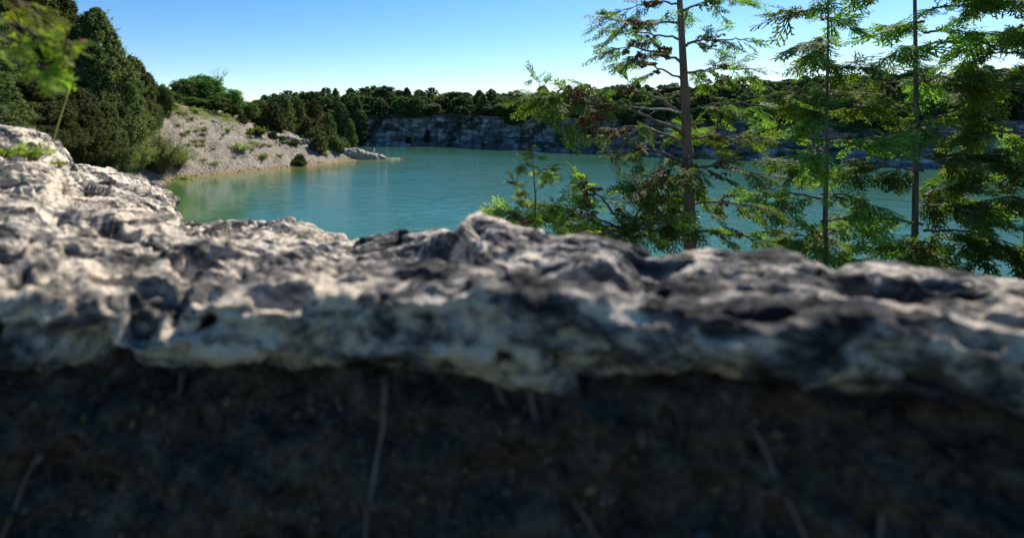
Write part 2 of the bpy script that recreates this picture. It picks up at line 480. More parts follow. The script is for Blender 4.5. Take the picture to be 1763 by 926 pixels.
def axis(fine_a, fine_b, step, lo, hi, mid):
    f = list(np.arange(fine_a, fine_b, step))
    l, s = [], mid; p = fine_a
    while p > lo:
        p -= s; l.append(p)
        if p < -130 or p < lo + 5: s *= 1.5
    r = []; s = mid; p = fine_b
    while p < hi:
        r.append(p); p += s
        if p > 260: s *= 1.5
    return np.array(l[::-1] + f + r + [hi])
gx = axis(-62, 16, 0.36, -4000, 4000, 2.0)
gy = axis(60, 143, 0.36, -300, 6000, 1.5)
X, Y = np.meshgrid(gx, gy)
H = height(X.ravel(), Y.ravel())
P3 = np.stack([X.ravel(), Y.ravel(), np.zeros(X.size)], 1)
onslope = sstep(0.1, 1.2, H) * sstep(58, 64, P3[:, 1]) * sstep(146, 138, P3[:, 1]) * sstep(-66, -60, P3[:, 0]) * sstep(20, 10, P3[:, 0])
rill = fbm(np.stack([P3[:, 0] * 0.55 - P3[:, 1] * 0.25, P3[:, 0] * 0.1 + P3[:, 1] * 0.12, P3[:, 2]], 1), 4, ridged=True)
H = H + onslope * (0.55 * fbm(P3 * 0.13, 3) + 0.55 * (rill - 0.2) + 0.16 * fbm(P3 * 1.3, 3))
me = mesh_data('ground', np.stack([X.ravel(), Y.ravel(), H], 1), grid_quads(*X.shape), smooth=True)
green = np.clip(1.0 - 0.98 * sstep(-46, -40, P3[:, 0]) * sstep(62, 82, P3[:, 1]) * sstep(142, 136, P3[:, 1]) * sstep(30, 14, P3[:, 0]), 0, 1) 
green = np.where((P3[:, 1] < 40), 1.6, green)
green += 0.45 * sstep(0.06, 0.34, fbm(P3 * 0.16 + 31, 4)) * onslope
a = me.attributes.new('green', 'FLOAT', 'POINT'); a.data.foreach_set('value', green.astype(np.float32))
a = me.attributes.new('wet', 'FLOAT', 'POINT'); a.data.foreach_set('value', sstep(0.75, 0.1, H).astype(np.float32))
tag(link_mesh('ground', me, M['ground']), kind='structure')

# water sheet
wx = np.concatenate([np.arange(-40, 20, 0.7), np.arange(20, 152, 3.0)]); wy = np.concatenate([np.arange(2, 60, 2.5), np.arange(60, 150, 0.8), np.arange(150, 213, 3)])
X, Y = np.meshgrid(wx, wy)
D = np.clip(-height(X.ravel(), Y.ravel()), 0, 5) / 5
me = mesh_data('water', np.stack([X.ravel(), Y.ravel(), np.zeros(X.size)], 1), grid_quads(*X.shape), smooth=True)
a = me.attributes.new('depth', 'FLOAT', 'POINT'); a.data.foreach_set('value', D.astype(np.float32))
xs, ys = X.ravel(), Y.ravel()
rip = 0.12 + 0.88 * sstep(-20, 2, xs + 0.12 * (ys - 90)) 
rip *= 0.10 + 0.90 * sstep(180, 145, ys + 0.25 * np.clip(xs - 40, 0, 99))
a = me.attributes.new('ripple', 'FLOAT', 'POINT'); a.data.foreach_set('value', rip.astype(np.float32))
tag(link_mesh('water', me, M['water']), kind='structure')

# far quarry cliff: one bedded rock wall along the back of the lake
def cliff(line, tops, name):
    line = np.array(line, float)
    seg = np.r_[0, np.cumsum(np.linalg.norm(np.diff(line, axis=0), axis=1))]
    s = np.arange(0, seg[-1], 0.7)
    cx = np.interp(s, seg, line[:, 0]); cy = np.interp(s, seg, line[:, 1]); tz = np.interp(s, seg, tops) + 0.9 * fbm(np.stack([s * 0.09, s * 0, s * 0], 1), 4)
    k = np.ones(15) / 15
    cxs = np.convolve(np.pad(cx, 7, 'edge'), k, 'valid'); cys = np.convolve(np.pad(cy, 7, 'edge'), k, 'valid')
    tx, ty = np.gradient(cxs), np.gradient(cys); L = np.hypot(tx, ty); nx, ny = ty / L, -tx / L   # towards the lake
    rows = np.linspace(-1.5, 1, 46)
    V = []
    for r in rows:
        zz = np.where(r < 0, r * 1.0, r * tz) if r < 0 else r * tz
        zz = np.broadcast_to(zz, s.shape)
        Q = np.stack([cxs, cys, zz], 1)
        Qs = Q * np.array([0.10, 0.10, 0.0]) 
        butt = 1.8 * fbm(Qs, 3)                                             # big buttresses
        bed = np.floor(zz / 0.85 + 0.5 * perlin(Q * np.array([0.03, 0.03, 0])))
        ledge = 0.45 * perlin(np.stack([cxs * 0.12, cys * 0.12, bed * 3.7], 1))
        joint = 1.0 * np.round(2.0 * fbm(Q * np.array([0.35, 0.35, 0.18]) + 5, 3))
        off = 1.2 + butt + ledge + joint * 0.6 + (1 - max(r, 0)) * 1.2 + (0.8 if r < 0.03 else 0)
        V.append(np.stack([cxs + nx * off, cys + ny * off, zz], 1))
    zz = tz + 0.05
    V.append(np.stack([cxs - nx * 3.2, cys - ny * 3.2, zz], 1))
    V = np.vstack(V)
    tag(link_mesh(name, mesh_data(name, V, grid_quads(len(rows) + 1, len(s))), M['cliff']), kind='structure')
CL = [(-9, 202), (5, 206), (34, 204), (52, 187), (67, 173), (81, 158), (97, 146), (116, 131), (138, 108), (138, 80), (110, 45), (70, 24)]
CT = [12, 12.2, 12.4, 11.2, 10.6, 10.2, 10, 10, 10, 10, 10, 10]
cliff(CL, CT, 'cliff')

# ------------------------------------------------------------------ foreground rock: profiles swept across the view
def rock(name, cols, mat, label, amp, n_u, seed, dents=(), rows=(10, 120, 16, 12), cat='rock'):
    """cols: (px, lip_d, lip_y, mid_d, mid_y, crest_d, crest_y); depth and height of a rock at that bearing"""
    C = np.array(cols, float)
    px = np.linspace(C[0, 0], C[-1, 0], n_u)
    def ip(k):
        return np.interp(px, C[:, 0], C[:, k])
    def zz(d, y): return EYE - (y - PY0) / FPX * d
    ld, md, cd = ip(1), ip(3), ip(5)
    lz, mz, cz = zz(ld, ip(2)), zz(md, ip(4)), zz(cd, ip(6))
    u = (px - PX0) / FPX
    prof = [(ld + 0.75, lz - 0.40), (ld + 0.50, lz - 0.32), (ld + 0.16, lz - 0.19), (ld - 0.02, lz - 0.085), (ld, lz), (md, mz), (cd - 0.04, cz + 0.002), (cd, cz), (cd + 0.05, cz - 0.05), (cd + 0.16, cz - 0.35), (cd + 0.30, cz - 1.1)]
    tk = np.array([0, .06, .11, .155, .18, .5, .84, .86, .885, .94, 1.0])
    tt = np.concatenate([np.linspace(0, .18, 60, endpoint=False), np.linspace(.18, .84, 330, endpoint=False), np.linspace(.84, 1, 60)])
    D = np.empty((len(tt), n_u)); Z = np.empty_like(D)
    PD = np.array([p[0] for p in prof]); PZ = np.array([p[1] for p in prof])
    for j in range(n_u):
        D[:, j] = np.interp(tt, tk, PD[:, j]); Z[:, j] = np.interp(tt, tk, PZ[:, j])
    V = np.stack([u[None, :] * D, D, Z], -1)
    du = np.gradient(V, axis=1); dv = np.gradient(V, axis=0)
    N = np.cross(du, dv); N /= np.linalg.norm(N, axis=2)[..., None] + 1e-9
    for _ in range(6):
        N[1:-1] = (N[:-2] + N[1:-1] + N[2:]) / 3
        N[:, 1:-1] = (N[:, :-2] + N[:, 1:-1] + N[:, 2:]) / 3
    N /= np.linalg.norm(N, axis=2)[..., None] + 1e-9
    P = V.reshape(-1, 3)
    stretch = np.array([1.0, 1.0, 1.6])
    f = 0.6 * fbm(P * 2.2 * stretch + seed, 3)
    tv = fbm(P * 4.2 * np.array([0.6, 1.2, 2.4]) + seed * 3, 4) * 5
    tf = tv - np.floor(tv)
    f = f + 0.55 * (np.floor(tv) + sstep(0.3, 0.7, tf)) / 5
    pits = -1.0 * sstep(0.11, 0.26, fbm(P * np.array([3.4, 5.5, 6.5]) + seed + 40, 3)) - 0.35 * sstep(0.16, 0.34, fbm(P * np.array([6.5, 13, 13]) + seed + 80, 2))
    fine = 0.20 * fbm(P * 24 + seed, 3) + 0.22 * (fbm(P * np.array([7, 12, 14]) + seed * 2, 3, ridged=True) - 0.2)
    disp = amp * (f + pits + fine)
    PX = np.broadcast_to(px, D.shape).ravel(); 
    PYY = (PY0 + (EYE - Z) / D * FPX).ravel()
    for (cx, cy, rx, ry, dep) in dents:
        disp -= dep * np.exp(-((PX - cx) / rx) ** 2 - ((PYY - cy) / ry) ** 2) * (tt.repeat(n_u) < .85) * (tt.repeat(n_u) > .1)
    crestw = (np.where(tt > .80, 0.45, 1.0) * np.interp(tt, [0, .11, .155], [0.0, 0.25, 1.0])).repeat(n_u)
    P = P + N.reshape(-1, 3) * (disp * crestw)[:, None]
    o = link_mesh(name, mesh_data(name, P, grid_quads(len(tt), n_u), smooth=True), mat)
    return tag(o, label, cat)

# px, lip_d, lip_y, mid_d, mid_y, crest_d, crest_y
rock('limestone_ledge', [
    (-1500, 0.9, 540, 1.7, 340, 3.0, 262), (-620, 1.0, 520, 1.9, 330, 3.4, 262), (-200, 1.0, 520, 1.8, 345, 3.4, 268), (0, 1.0, 520, 1.7, 360, 3.6, 272), (60, 1.0, 520, 1.7, 370, 3.8, 275), (130, 1.0, 520, 1.7, 380, 4.3, 283), (190, 1.0, 520, 1.7, 388, 4.6, 290),
    (250, 1.0, 520, 1.7, 398, 4.6, 309), (272, 1.0, 520, 1.7, 402, 4.5, 322), (292, 1.0, 520, 1.7, 405, 4.3, 338), (297, 1.0, 520, 1.7, 408, 3.9, 362), (312, 1.0, 520, 1.7, 412, 3.4, 386), (345, 1.0, 520, 1.65, 420, 3.1, 384), (400, 1.0, 520, 1.6, 428, 2.8, 378),
    (450, 1.0, 520, 1.6, 432, 2.7, 377), (500, 1.0, 520, 1.55, 440, 2.5, 380), (520, 1.0, 520, 1.5, 444, 2.4, 389), (560, 1.0, 522, 1.5, 448, 2.2, 400), (600, .98, 522, 1.45, 452, 2.1, 412), (640, .96, 525, 1.4, 460, 2.0, 420), (760, .95, 540, 1.3, 490, 1.9, 450), (1000, .9, 590, 1.2, 560, 1.6, 500)],
    M['ledge'], 'broad pale grey pitted limestone ledge in the left and middle foreground, above the water', 0.10, 1150, 3.0,
    dents=[(95, 372, 30, 12, .05), (210, 462, 28, 10, .06), (300, 420, 40, 14, .03), (430, 470, 45, 12, .05), (150, 330, 30, 8, .03), (180, 400, 22, 9, .05)])
rock('dark_boulder', [
    (585, .98, 545, 1.3, 500, 1.72, 440), (612, .95, 530, 1.3, 470, 1.80, 416), (640, .93, 520, 1.3, 455, 1.85, 403), (680, .92, 516, 1.3, 450, 1.85, 397), (740, .90, 515, 1.25, 448, 1.75, 395), (790, .90, 515, 1.2, 446, 1.6, 393), (803, .90, 515, 1.2, 444, 1.52, 381),
    (830, .88, 515, 1.15, 440, 1.48, 375), (858, .88, 516, 1.15, 440, 1.45, 378), (900, .86, 518, 1.12, 445, 1.42, 394), (940, .86, 520, 1.10, 452, 1.40, 404), (990, .85, 520, 1.08, 455, 1.36, 401), (1030, .85, 522, 1.05, 460, 1.32, 406),
    (1080, .84, 524, 1.05, 470, 1.28, 419), (1140, .83, 525, 1.02, 478, 1.25, 431), (1200, .82, 528, 1.0, 482, 1.24, 430), (1300, .80, 535, .98, 488, 1.24, 436), (1500, .78, 560, .95, 510, 1.2, 452), (1763, .75, 590, .92, 540, 1.15, 480), (2200, .72, 640, .9, 590, 1.1, 530), (3300, .68, 800, .84, 760, 1.0, 690)],
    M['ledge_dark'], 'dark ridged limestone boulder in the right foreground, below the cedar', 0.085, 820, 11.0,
    dents=[(720, 432, 75, 18, .17), (818, 396, 14, 9, .04), (905, 470, 60, 22, .09), (1040, 480, 80, 18, .08), (865, 422, 28, 12, .05), (1120, 455, 40, 10, .04)])
rock('rear_boulder', [
    (-640, 1.9, 330, 2.4, 262, 2.9, 205), (-200, 1.9, 330, 2.4, 262, 2.9, 208), (0, 2.0, 330, 2.5, 266, 2.9, 214), (40, 2.0, 330, 2.5, 268, 2.95, 219), (62, 2.05, 330, 2.55, 270, 3.0, 223), (80, 2.1, 330, 2.6, 274, 3.05, 233), (98, 2.2, 330, 2.7, 280, 3.1, 241), (108, 2.3, 330, 2.75, 285, 3.1, 251), (122, 2.4, 335, 2.8, 300, 3.1, 275), (140, 2.5, 340, 2.8, 325, 3.1, 310)],
    M['ledge'], 'grey limestone block with small plants at the far left, in front of the dark cedars', 0.095, 320, 23.0)

# dark earth bank under the overhanging ledge
t = NT('dark_humus')
v = t.coord(); f = t.noise(v, 14, 8, 0.7); f2 = t.noise(v, 70, 4, 0.6)
c = t.ramp(t.math('ADD', t.math('MULTIPLY', f, 0.6), t.math('MULTIPLY', f2, 0.4)), [(0.36, (0.028, 0.022, 0.016)), (0.5, (0.095, 0.075, 0.056)), (0.66, (0.21, 0.17, 0.13))])
M['soil'] = t.done(t.pbr(c, 0.95, t.bump(t.math('ADD', f, f2), 1.0, 0.03), 0.05))
ub = np.linspace(-2.3, 2.95, 640); pu = ub * FPX + PX0
lip_d = np.interp(pu, [-1500, -620, 0, 560, 620, 800, 1000, 1200, 1500, 1763, 2200, 3300], [.9, 1.0, 1.0, 1.0, .97, .92, .86, .82, .78, .75, .72, .68])
lip_y = np.interp(pu, [-1500, -620, 500, 600, 700, 1000, 1200, 1300, 1500, 1763, 2200, 3300], [540, 520, 520, 524, 518, 521, 528, 535, 560, 590, 640, 800])
lip_z = EYE - (lip_y - PY0) / FPX * lip_d
tb = np.linspace(0, 1, 110)
Q = np.empty((len(tb), len(ub), 3))
for k in range(len(ub)):
    pd = [0.10, lip_d[k] - 0.30, lip_d[k] - 0.06, lip_d[k] + 0.05, lip_d[k] + 0.16, lip_d[k] + 0.42]
    pz = [9.0, 9.03, lip_z[k] - 0.50, lip_z[k] - 0.22, lip_z[k] - 0.11, lip_z[k] - 0.10]
    d_ = np.interp(tb, [0, .25, .55, .78, .92, 1], pd)
    Q[:, k] = np.stack([ub[k] * d_, d_, np.interp(tb, [0, .25, .55, .78, .92, 1], pz)], 1)
UB = Q[..., 0]; Q = Q.reshape(-1, 3)
Q += np.array([0, -1, 0.35]) * (0.09 * fbm(Q * np.array([5, 5, 9]), 4) + 0.04 * fbm(Q * 19, 3) + 0.09 * (fbm(Q * np.array([3, 3, 6]) + 9, 3, ridged=True) - 0.3))[:, None] * np.clip(np.repeat((0.97 - tb) / 0.15, len(ub)), 0, 1)[:, None]
tag(link_mesh('soil_bank', mesh_data('soil_bank', Q, grid_quads(*UB.shape), smooth=True), M['soil']), kind='structure')

rng = np.random.default_rng(66); a = Acc()
kk = rng.integers(int(len(ub) * 60), len(Q) - len(ub) * 22, 2200); kk = np.r_[kk, rng.integers(0, len(ub) * 60, 3000)]
C_ = Q[kk] + np.array([0, -0.008, 0.006]) + rng.normal(size=(len(kk), 3)) * 0.01
a.leaves(C_, rng.normal(size=(len(kk), 3)) + np.array([0, -0.6, 0.8]), 0.011, rng, 0.5)
t = NT('dead_leaf_litter'); g_ = t.n('ShaderNodeNewGeometry')
M['litter'] = t.done(t.pbr(t.ramp(g_.outputs['Random Per Island'], [(0, (0.03, 0.02, 0.012)), (0.6, (0.08, 0.052, 0.03)), (1, (0.17, 0.12, 0.07))]), 0.8))
tag(a.build('fallen_leaves', M['litter']), kind='stuff')
for k in range(9):
    u_ = -0.6 + 1.75 * (k + rng.uniform(0.2, 0.8)) / 9; pk = u_ * FPX + PX0
    d_ = np.interp(u_, ub, lip_d); z_ = np.interp(u_, ub, lip_z)
    n_ = 9; f_ = np.linspace(0, 1, n_)
    pts = np.stack([u_ * d_ + np.convolve(np.cumsum(rng.normal(size=n_ + 4)) * 0.035, np.ones(5) / 5, 'valid'), d_ + 0.06 - 0.16 * f_ + rng.normal(size=n_) * 0.008, z_ - 0.16 - f_ * rng.uniform(0.25, 0.5)], 1)
    a = Acc(); a.tube(pts, [0.007, 0.0045, 0.0015], 6, 0.08, rng)
    tag(a.build('root', M['bark'], smooth=True), 'thin brown cedar root hanging down the shaded earth under the rock lip', 'root', 'thin roots hanging under the rock lip')

# ------------------------------------------------------------------ foliage generators
def conifer_crown(acc, h, r, z0, nclump, nleaf, leaf, rng, taper=0.8, lump=0.28, csize=0.11, lead=True):
    ph = rng.uniform(0, 50)
    t = rng.uniform(0, 1, nclump) ** 1.25
    th = rng.uniform(0, 2 * np.pi, nclump)
    env = r * (1 - t) ** taper * (0.55 + 0.45 * sstep(0.0, 0.16, t)) + 0.02 * r
    env *= 1 + lump * perlin(np.stack([np.cos(th) * 1.4 + ph, np.sin(th) * 1.4, t * 4], 1)) * 1.6 + 0.7 * lump * perlin(np.stack([np.cos(th) * 3.2 + ph, np.sin(th) * 3.2 + 9, t * 11], 1)) * 1.6
    rho = env * np.sqrt(rng.uniform(0.25, 1.0, nclump))
    cz = z0 + t * (h - z0) * 0.98
    C = np.stack([rho * np.cos(th), rho * np.sin(th), cz], 1)
    cs = csize * r * 2 * (1 - 0.72 * t) * rng.uniform(0.6, 1.3, nclump)
    out = np.stack([np.cos(th), np.sin(th), np.zeros(nclump)], 1)
    d = rng.normal(size=(nclump, nleaf, 3)); d /= np.linalg.norm(d, axis=2)[..., None]
    rad = cs[:, None] * np.minimum(np.abs(rng.normal(size=(nclump, nleaf))) * 0.55 + 0.25, 1.7)
    L = C[:, None] + d * rad[..., None] * np.array([1, 1, 1.45])
    L += out[:, None] * (rad * 0.35)[..., None]
    Nn = d + 0.55 * out[:, None] + rng.normal(size=d.shape) * 0.8 + np.array([0, 0, 0.25])
    acc.leaves(L.reshape(-1, 3), Nn.reshape(-1, 3), leaf, rng, 0.55)
    # feathery leader shoots round the top
    k = int(lead)
    tt = rng.uniform(0.25, 0.96, k); a = rng.uniform(0, 6.28, k)
    for i in range(k):
        n = max(5, nleaf // 3)
        s = rng.uniform(0, 1, n)
        base = np.array([math.cos(a[i]), math.sin(a[i]), 0]) * r * max(0.02, (1 - tt[i])) ** taper * 0.9
        pts = base + np.stack([math.cos(a[i]) * s * 0.12 * r, math.sin(a[i]) * s * 0.12 * r, z0 + (h - z0) * tt[i] + s * 0.05 * h], 1) + rng.normal(size=(n, 3)) * leaf * 0.6
        acc.leaves(pts, rng.normal(size=(n, 3)), leaf * 0.8, rng, 0.5)

def trunk_tube(acc, h, r, rng, lean=0.02):
    n = 9
    z = np.linspace(-0.4, h, n)
    pts = np.stack([np.cumsum(rng.normal(size=n)) * lean * h / n, np.cumsum(rng.normal(size=n)) * lean * h / n, z], 1)
    pts[:2, :2] = 0
    acc.tube(pts, [r * 1.25, r, r * 0.75, r * 0.45, r * 0.12], 8)
    return pts

def limbs(acc, h, r, z0, n, rng, up=0.25):
    for _ in range(n):
        t = rng.uniform(0.05, 0.85); a = rng.uniform(0, 6.28)
        z = z0 + t * (h - z0); L = r * (1 - t) ** 0.8 * rng.uniform(0.5, 0.85)
        s = np.linspace(0, 1, 5)
        pts = np.stack([math.cos(a) * L * s, math.sin(a) * L * s, z + L * (up * s + 0.15 * s * s) + rng.normal(size=5) * 0.02 * L], 1)
        acc.tube(pts, [r * 0.028, r * 0.008], 5)

def conifer(name, h, r, z0, nclump, nleaf, leaf, seed, mat, label, cat='tree', group=None, loc=(0, 0, 0), **kw):
    rng = np.random.default_rng(seed)
    root = empty(name, loc, label, cat, group)
    a = Acc(); trunk_tube(a, h * 0.93, 0.018 * h + 0.02, rng); limbs(a, h, r, z0, 14, rng); a.build('trunk', M['bark'], root)
    b = Acc(); conifer_crown(b, h, r, z0, nclump, nleaf, leaf, rng, **kw); b.build('crown', M[mat], root)
    return root

def broadleaf(name, h, r, z0, nclump, nleaf, leaf, seed, mat, label, cat='tree', group=None, loc=(0, 0, 0), clump=0.30, shape=(1, 1, 1), stems=1):
    rng = np.random.default_rng(seed)
    root = empty(name, loc, label, cat, group)
    a = Acc()
    cz = z0 + (h - z0) * 0.5; hh = (h - z0) * 0.5
    d = rng.normal(size=(nclump, 3)); d /= np.linalg.norm(d, axis=1)[:, None]
    d[:, 2] = np.abs(d[:, 2]) * np.where(rng.uniform(size=nclump) < 0.35, -0.8, 1.0)
    rad = rng.uniform(0.35, 1.0, nclump) ** 0.6
    C = d * rad[:, None] * np.array([r * 0.82, r * 0.82, hh * 0.86]) + np.array([0, 0, cz])
    C *= np.array(shape)
    for k in range(stems):
        off = rng.normal(size=2) * 0.12 * r * (stems > 1)
        pts = np.stack([np.linspace(off[0], off[0] * 2.5, 5), np.linspace(off[1], off[1] * 2.5, 5), np.linspace(-0.3, cz, 5)], 1)
        a.tube(pts, [0.03 * h / stems ** 0.5, 0.018 * h / stems ** 0.5], 7)
    for k in range(min(nclump, 22)):
        s = np.linspace(0, 1, 5)[:, None]
        p0 = np.array([0, 0, z0 * 0.8 + 0.25 * hh]); p1 = C[k]
        pts = p0 + (p1 - p0) * s + rng.normal(size=(5, 3)) * 0.03 * r * np.sin(s * 3.1)
        a.tube(pts, [0.010 * h, 0.003 * h], 5)
    a.build('trunk', M['bark'] if stems == 1 else M['bark'], root)
    b = Acc()
    cs = clump * r * rng.uniform(0.6, 1.25, nclump)
    q = rng.normal(size=(nclump, nleaf, 3)); q /= np.linalg.norm(q, axis=2)[..., None]
    L = C[:, None] + q * (cs[:, None] * rng.uniform(0.3, 1.08, (nclump, nleaf)) ** 0.55)[..., None] * np.array([1, 1, 0.72])
    N = q + rng.normal(size=q.shape) * 0.6 + np.array([0, 0, 0.4])
    L = L.reshape(-1, 3); keep = L[:, 2] > 0.02 * h
    b.leaves(L[keep], N.reshape(-1, 3)[keep], leaf, rng, 0.62)
    b.build('crown', M[mat], root)
    return root

def wispy(name, h, r, nstem, nleaf, leaf, seed, mat, label, cat='shrub', group=None, loc=(0, 0, 0), spread=1.0, width=0.16):
    """shrub of arching stems with narrow leaves"""
    rng = np.random.default_rng(seed)
    root = empty(name, loc, label, cat, group)
    a, b = Acc(), Acc()
    for i in range(nstem):
        az = rng.uniform(0, 6.28); tilt = rng.uniform(0.05, 1.0) ** 0.7
        L = rng.uniform(0.55, 1.0)
        s = np.linspace(0, 1, 7)
        rr = r * tilt * spread * (s * 0.75 + 0.35 * s * s) * L
        z = h * L * (1.15 * s - 0.4 * tilt * s * s) * (1 - 0.25 * tilt)
        o = rng.normal(size=2) * 0.10 * r
        pts = np.stack([o[0] + np.cos(az) * rr, o[1] + np.sin(az) * rr, z], 1) + rng.normal(size=(7, 3)) * 0.015 * r * s[:, None]
        a.tube(pts, [0.006 * h + 0.002, 0.0015 * h], 4)
        n = nleaf
        u = rng.uniform(0.18, 1.02, n)
        C = np.stack([np.interp(u, s, pts[:, k]) for k in range(3)], 1) + rng.normal(size=(n, 3)) * 0.055 * r
        C[:, 2] = np.maximum(C[:, 2], 0.02)
        b.leaves(C, rng.normal(size=(n, 3)) + np.array([0, 0, 0.5]), leaf, rng, width)
    a.build('stem', M['bark'], root)
    b.build('foliage', M[mat], root)
    return root

def on_ground(px, Y, dz=-0.1):
    x = (px - PX0) / FPX * Y
    return Vector((x, Y, hz(x, Y) + dz))

def fit(src_h, px, Y, top_y, width_px, src_r):
    """base point on the ground plus scale so that the top reaches photo row top_y"""
    p = on_ground(px, Y)
    top = EYE - (top_y - PY0) / FPX * Y
    sz = max(0.2, (top - p.z) / src_h)
    sw = (width_px / FPX * Y / 2) / src_r
    return p, (sw, sw, sz)

random.seed(5)
# ------------------------------------------------------------------ the dark wood on the left bank
G_LEFT = 'cedars of the dark wood on the left bank'
protoL = [conifer('cedar_tree', 16, 4.2, 0.3, 2600, 80, 0.09, s, 'cedar', 'x', group=G_LEFT, taper=tp, lump=0.30, csize=0.05, lead=60) for s, tp in ((1, 0.68), (2, 0.62), (3, 0.55))]
left = [  # px, depth, top row, width px, variant, label
    (166, 76, 10, 185, 0, 'tallest bushy cedar with a pointed top against the blue sky, at the left'),
    (96, 80, -30, 170, 1, 'dark cedar with its tip cut by the picture edge, behind the overhanging branch'),
    (228, 92, 96, 100, 2, 'medium cedar beside the gravel slope, right of the tallest cedar'),
    (254, 100, 124, 64, 1, 'small rounded cedar at the edge of the gravel slope, rightmost of the left wood'),
    (205, 90, 84, 90, 0, 'cedar half hidden between the tallest cedar and the one beside the slope'),
    (30, 72, -70, 190, 2, 'dark cedar hidden behind the blurred cedar branch at the left edge'),
    (-45, 66, -90, 190, 0, 'dark cedar at the left edge, mostly outside the picture'),
    (130, 90, 40, 130, 2, 'shaded cedar filling the gap behind the two tallest cedars'),
    (60, 92, 0, 150, 0, 'shaded cedar at the back of the left wood, behind the branch'),
    (135, 62, 150, 130, 1, 'low cedar at the foot of the tallest cedar, above the rock ledge'),
    (55, 52, 130, 170, 2, 'low dark cedar behind the grey limestone block'),
    (182, 66, 175, 86, 2, 'low cedar skirt beside the feathery grey green bush'),
    (-30, 45, 100, 170, 1, 'low dark cedar at the left edge behind the limestone block'),
]
used = set()
for k, (px, Yd, ty, wpx, v, lab) in enumerate(left):
    p, sc = fit(16, px, Yd, ty, wpx, 4.2)
    if v not in used:
        used.add(v); o = protoL[v]; o.location = p; o.scale = sc; o.rotation_euler = (0, 0, k * 1.3); o['label'] = lab
    else:
        copy_thing(protoL[v], p, k * 1.3, sc, lab, G_LEFT)

# ------------------------------------------------------------------ broadleaf grove behind the top of the slope
G_GROVE = 'broadleaf trees behind the top of the gravel slope'
protoB = [broadleaf('broadleaf_tree', 8, 4, 0.1, 110, 170, 0.15, s, 'broad', 'x', group=G_GROVE, clump=0.24) for s in (21, 22)]
grove = [
    (352, 126, 124, 86, 0, 'highest round green tree of the grove, beside the dead grey branches'),
    (318, 122, 133, 74, 1, 'round green tree at the left of the grove above the gravel slope'),
    (395, 126, 150, 62, 0, 'lower green tree at the right end of the grove, below the dead branches'),
    (297, 118, 155, 56, 1, 'small pale green tree where the slope top meets the left wood'),
    (330, 117, 166, 62, 0, 'low dark round shrub tree in front of the grove on the slope crest'),
    (372, 121, 163, 64, 1, 'low dark round tree in the middle of the grove front'),
    (427, 130, 172, 46, 0, 'small green tree right of the grove, left of the far wood'),
    (280, 100, 140, 44, 0, 'small light green tree just right of the cedars, on the slope crest'),
    (310, 116, 172, 44, 0, 'low shrub under the left tree of the grove, on the crest'),
    (350, 119, 172, 50, 1, 'low shrub under the highest tree of the grove, on the crest'),
    (400, 124, 174, 44, 1, 'low shrub under the right end of the grove, on the crest'),
    (444, 145, 168, 50, 1, 'green round tree at the left foot of the far wood'),
]
used = set()
for k, (px, Yd, ty, wpx, v, lab) in enumerate(grove):
    p, sc = fit(8, px, Yd, ty, wpx, 4)
    if v not in used:
        used.add(v); o = protoB[v]; o.location = p; o.scale = sc; o.rotation_euler = (0, 0, k * 2.1); o['label'] = lab
    else:
        copy_thing(protoB[v], p, k * 2.1, sc, lab, G_GROVE)
# dead grey tree standing out of the grove
rng = np.random.default_rng(77)
p = on_ground(372, 128)
root = empty('dead_tree', p, 'bare dead grey tree with fine branches, sticking out above the grove', 'tree')
top = EYE - (116 - PY0) / FPX * 128 - p.z
a = Acc(); a.tube([(0, 0, -0.3), (0.15, 0, top * 0.35), (0.5, 0.1, top * 0.6), (1.0, 0.1, top * 0.8)], [0.16, 0.1, 0.06], 7); a.build('trunk', M['dead'], root)
for k in range(9):
    a = Acc()
    s0 = np.array([0.3 + 0.07 * k, 0.1, top * (0.42 + 0.04 * k)])
    tip = np.array([-1.8 + 0.62 * k, rng.uniform(-1, 1), top * rng.uniform(0.86, 1.0)])
    m = (s0 + tip) / 2 + np.array([0, 0, -0.25])
    a.tube([s0, m, tip], [0.06, 0.035, 0.015], 5)
    for j in range(10):
        f = rng.uniform(0.35, 1.0); b0 = s0 + (tip - s0) * f + np.array([0, 0, -0.2 * (1 - f)])
        a.tube([b0, b0 + rng.normal(size=3) * 0.25 + np.array([0.05, 0, 0.2]), b0 + rng.normal(size=3) * 0.45 + np.array([0.1, 0, 0.55])], [0.02, 0.008], 4)
    a.build('branch', M['dead'], root)

# ------------------------------------------------------------------ far wood along the cliff top
protoF = [conifer('far_cedar', 11, 3.0, 0.3, 620, 22, 0.22, 40 + i, 'cedar_far', 'x', taper=tp, lump=0.36, csize=0.075, lead=False) for i, tp in enumerate((0.42, 0.72, 0.55, 0.34))]
protoF += [broadleaf('far_tree', 11, 3.0, 0.5, 110, 70, 0.24, 48 + i, 'cedar_far', 'x', clump=0.24) for i in range(2)]
for o in protoF: o['category'] = 'tree'
_first = {}
def far_tree(px, Yd, ty, wpx, v, lab, grp, base=None):
    p = on_ground(px, Yd)
    if base is not None: p.z = EYE - (base - PY0) / FPX * Yd
    top = EYE - (ty - PY0) / FPX * Yd
    sc_w = (wpx / FPX * Yd / 2) / 3.0; sc_h = max(1.0, top - p.z) / 11
    if v not in _first:
        _first[v] = 1; o = protoF[v]; o.location = p; o.scale = (sc_w, sc_w, sc_h); o['label'] = lab; o['group'] = grp; return o
    return copy_thing(protoF[v], p, random.uniform(0, 6.28), (sc_w, sc_w, sc_h), lab, grp)
sky_px = [430, 460, 480, 500, 520, 545, 570, 600, 640, 680, 710, 740, 770, 800, 830, 860, 890, 930, 980, 1030, 1080, 1150, 1250, 1400, 1600, 1800]
sky_y = [176, 166, 154, 153, 155, 150, 148, 150, 148, 149, 153, 158, 156, 158, 154, 155, 157, 153, 154, 149, 144, 143, 138, 130, 122, 116]
cl = np.array(CL); 
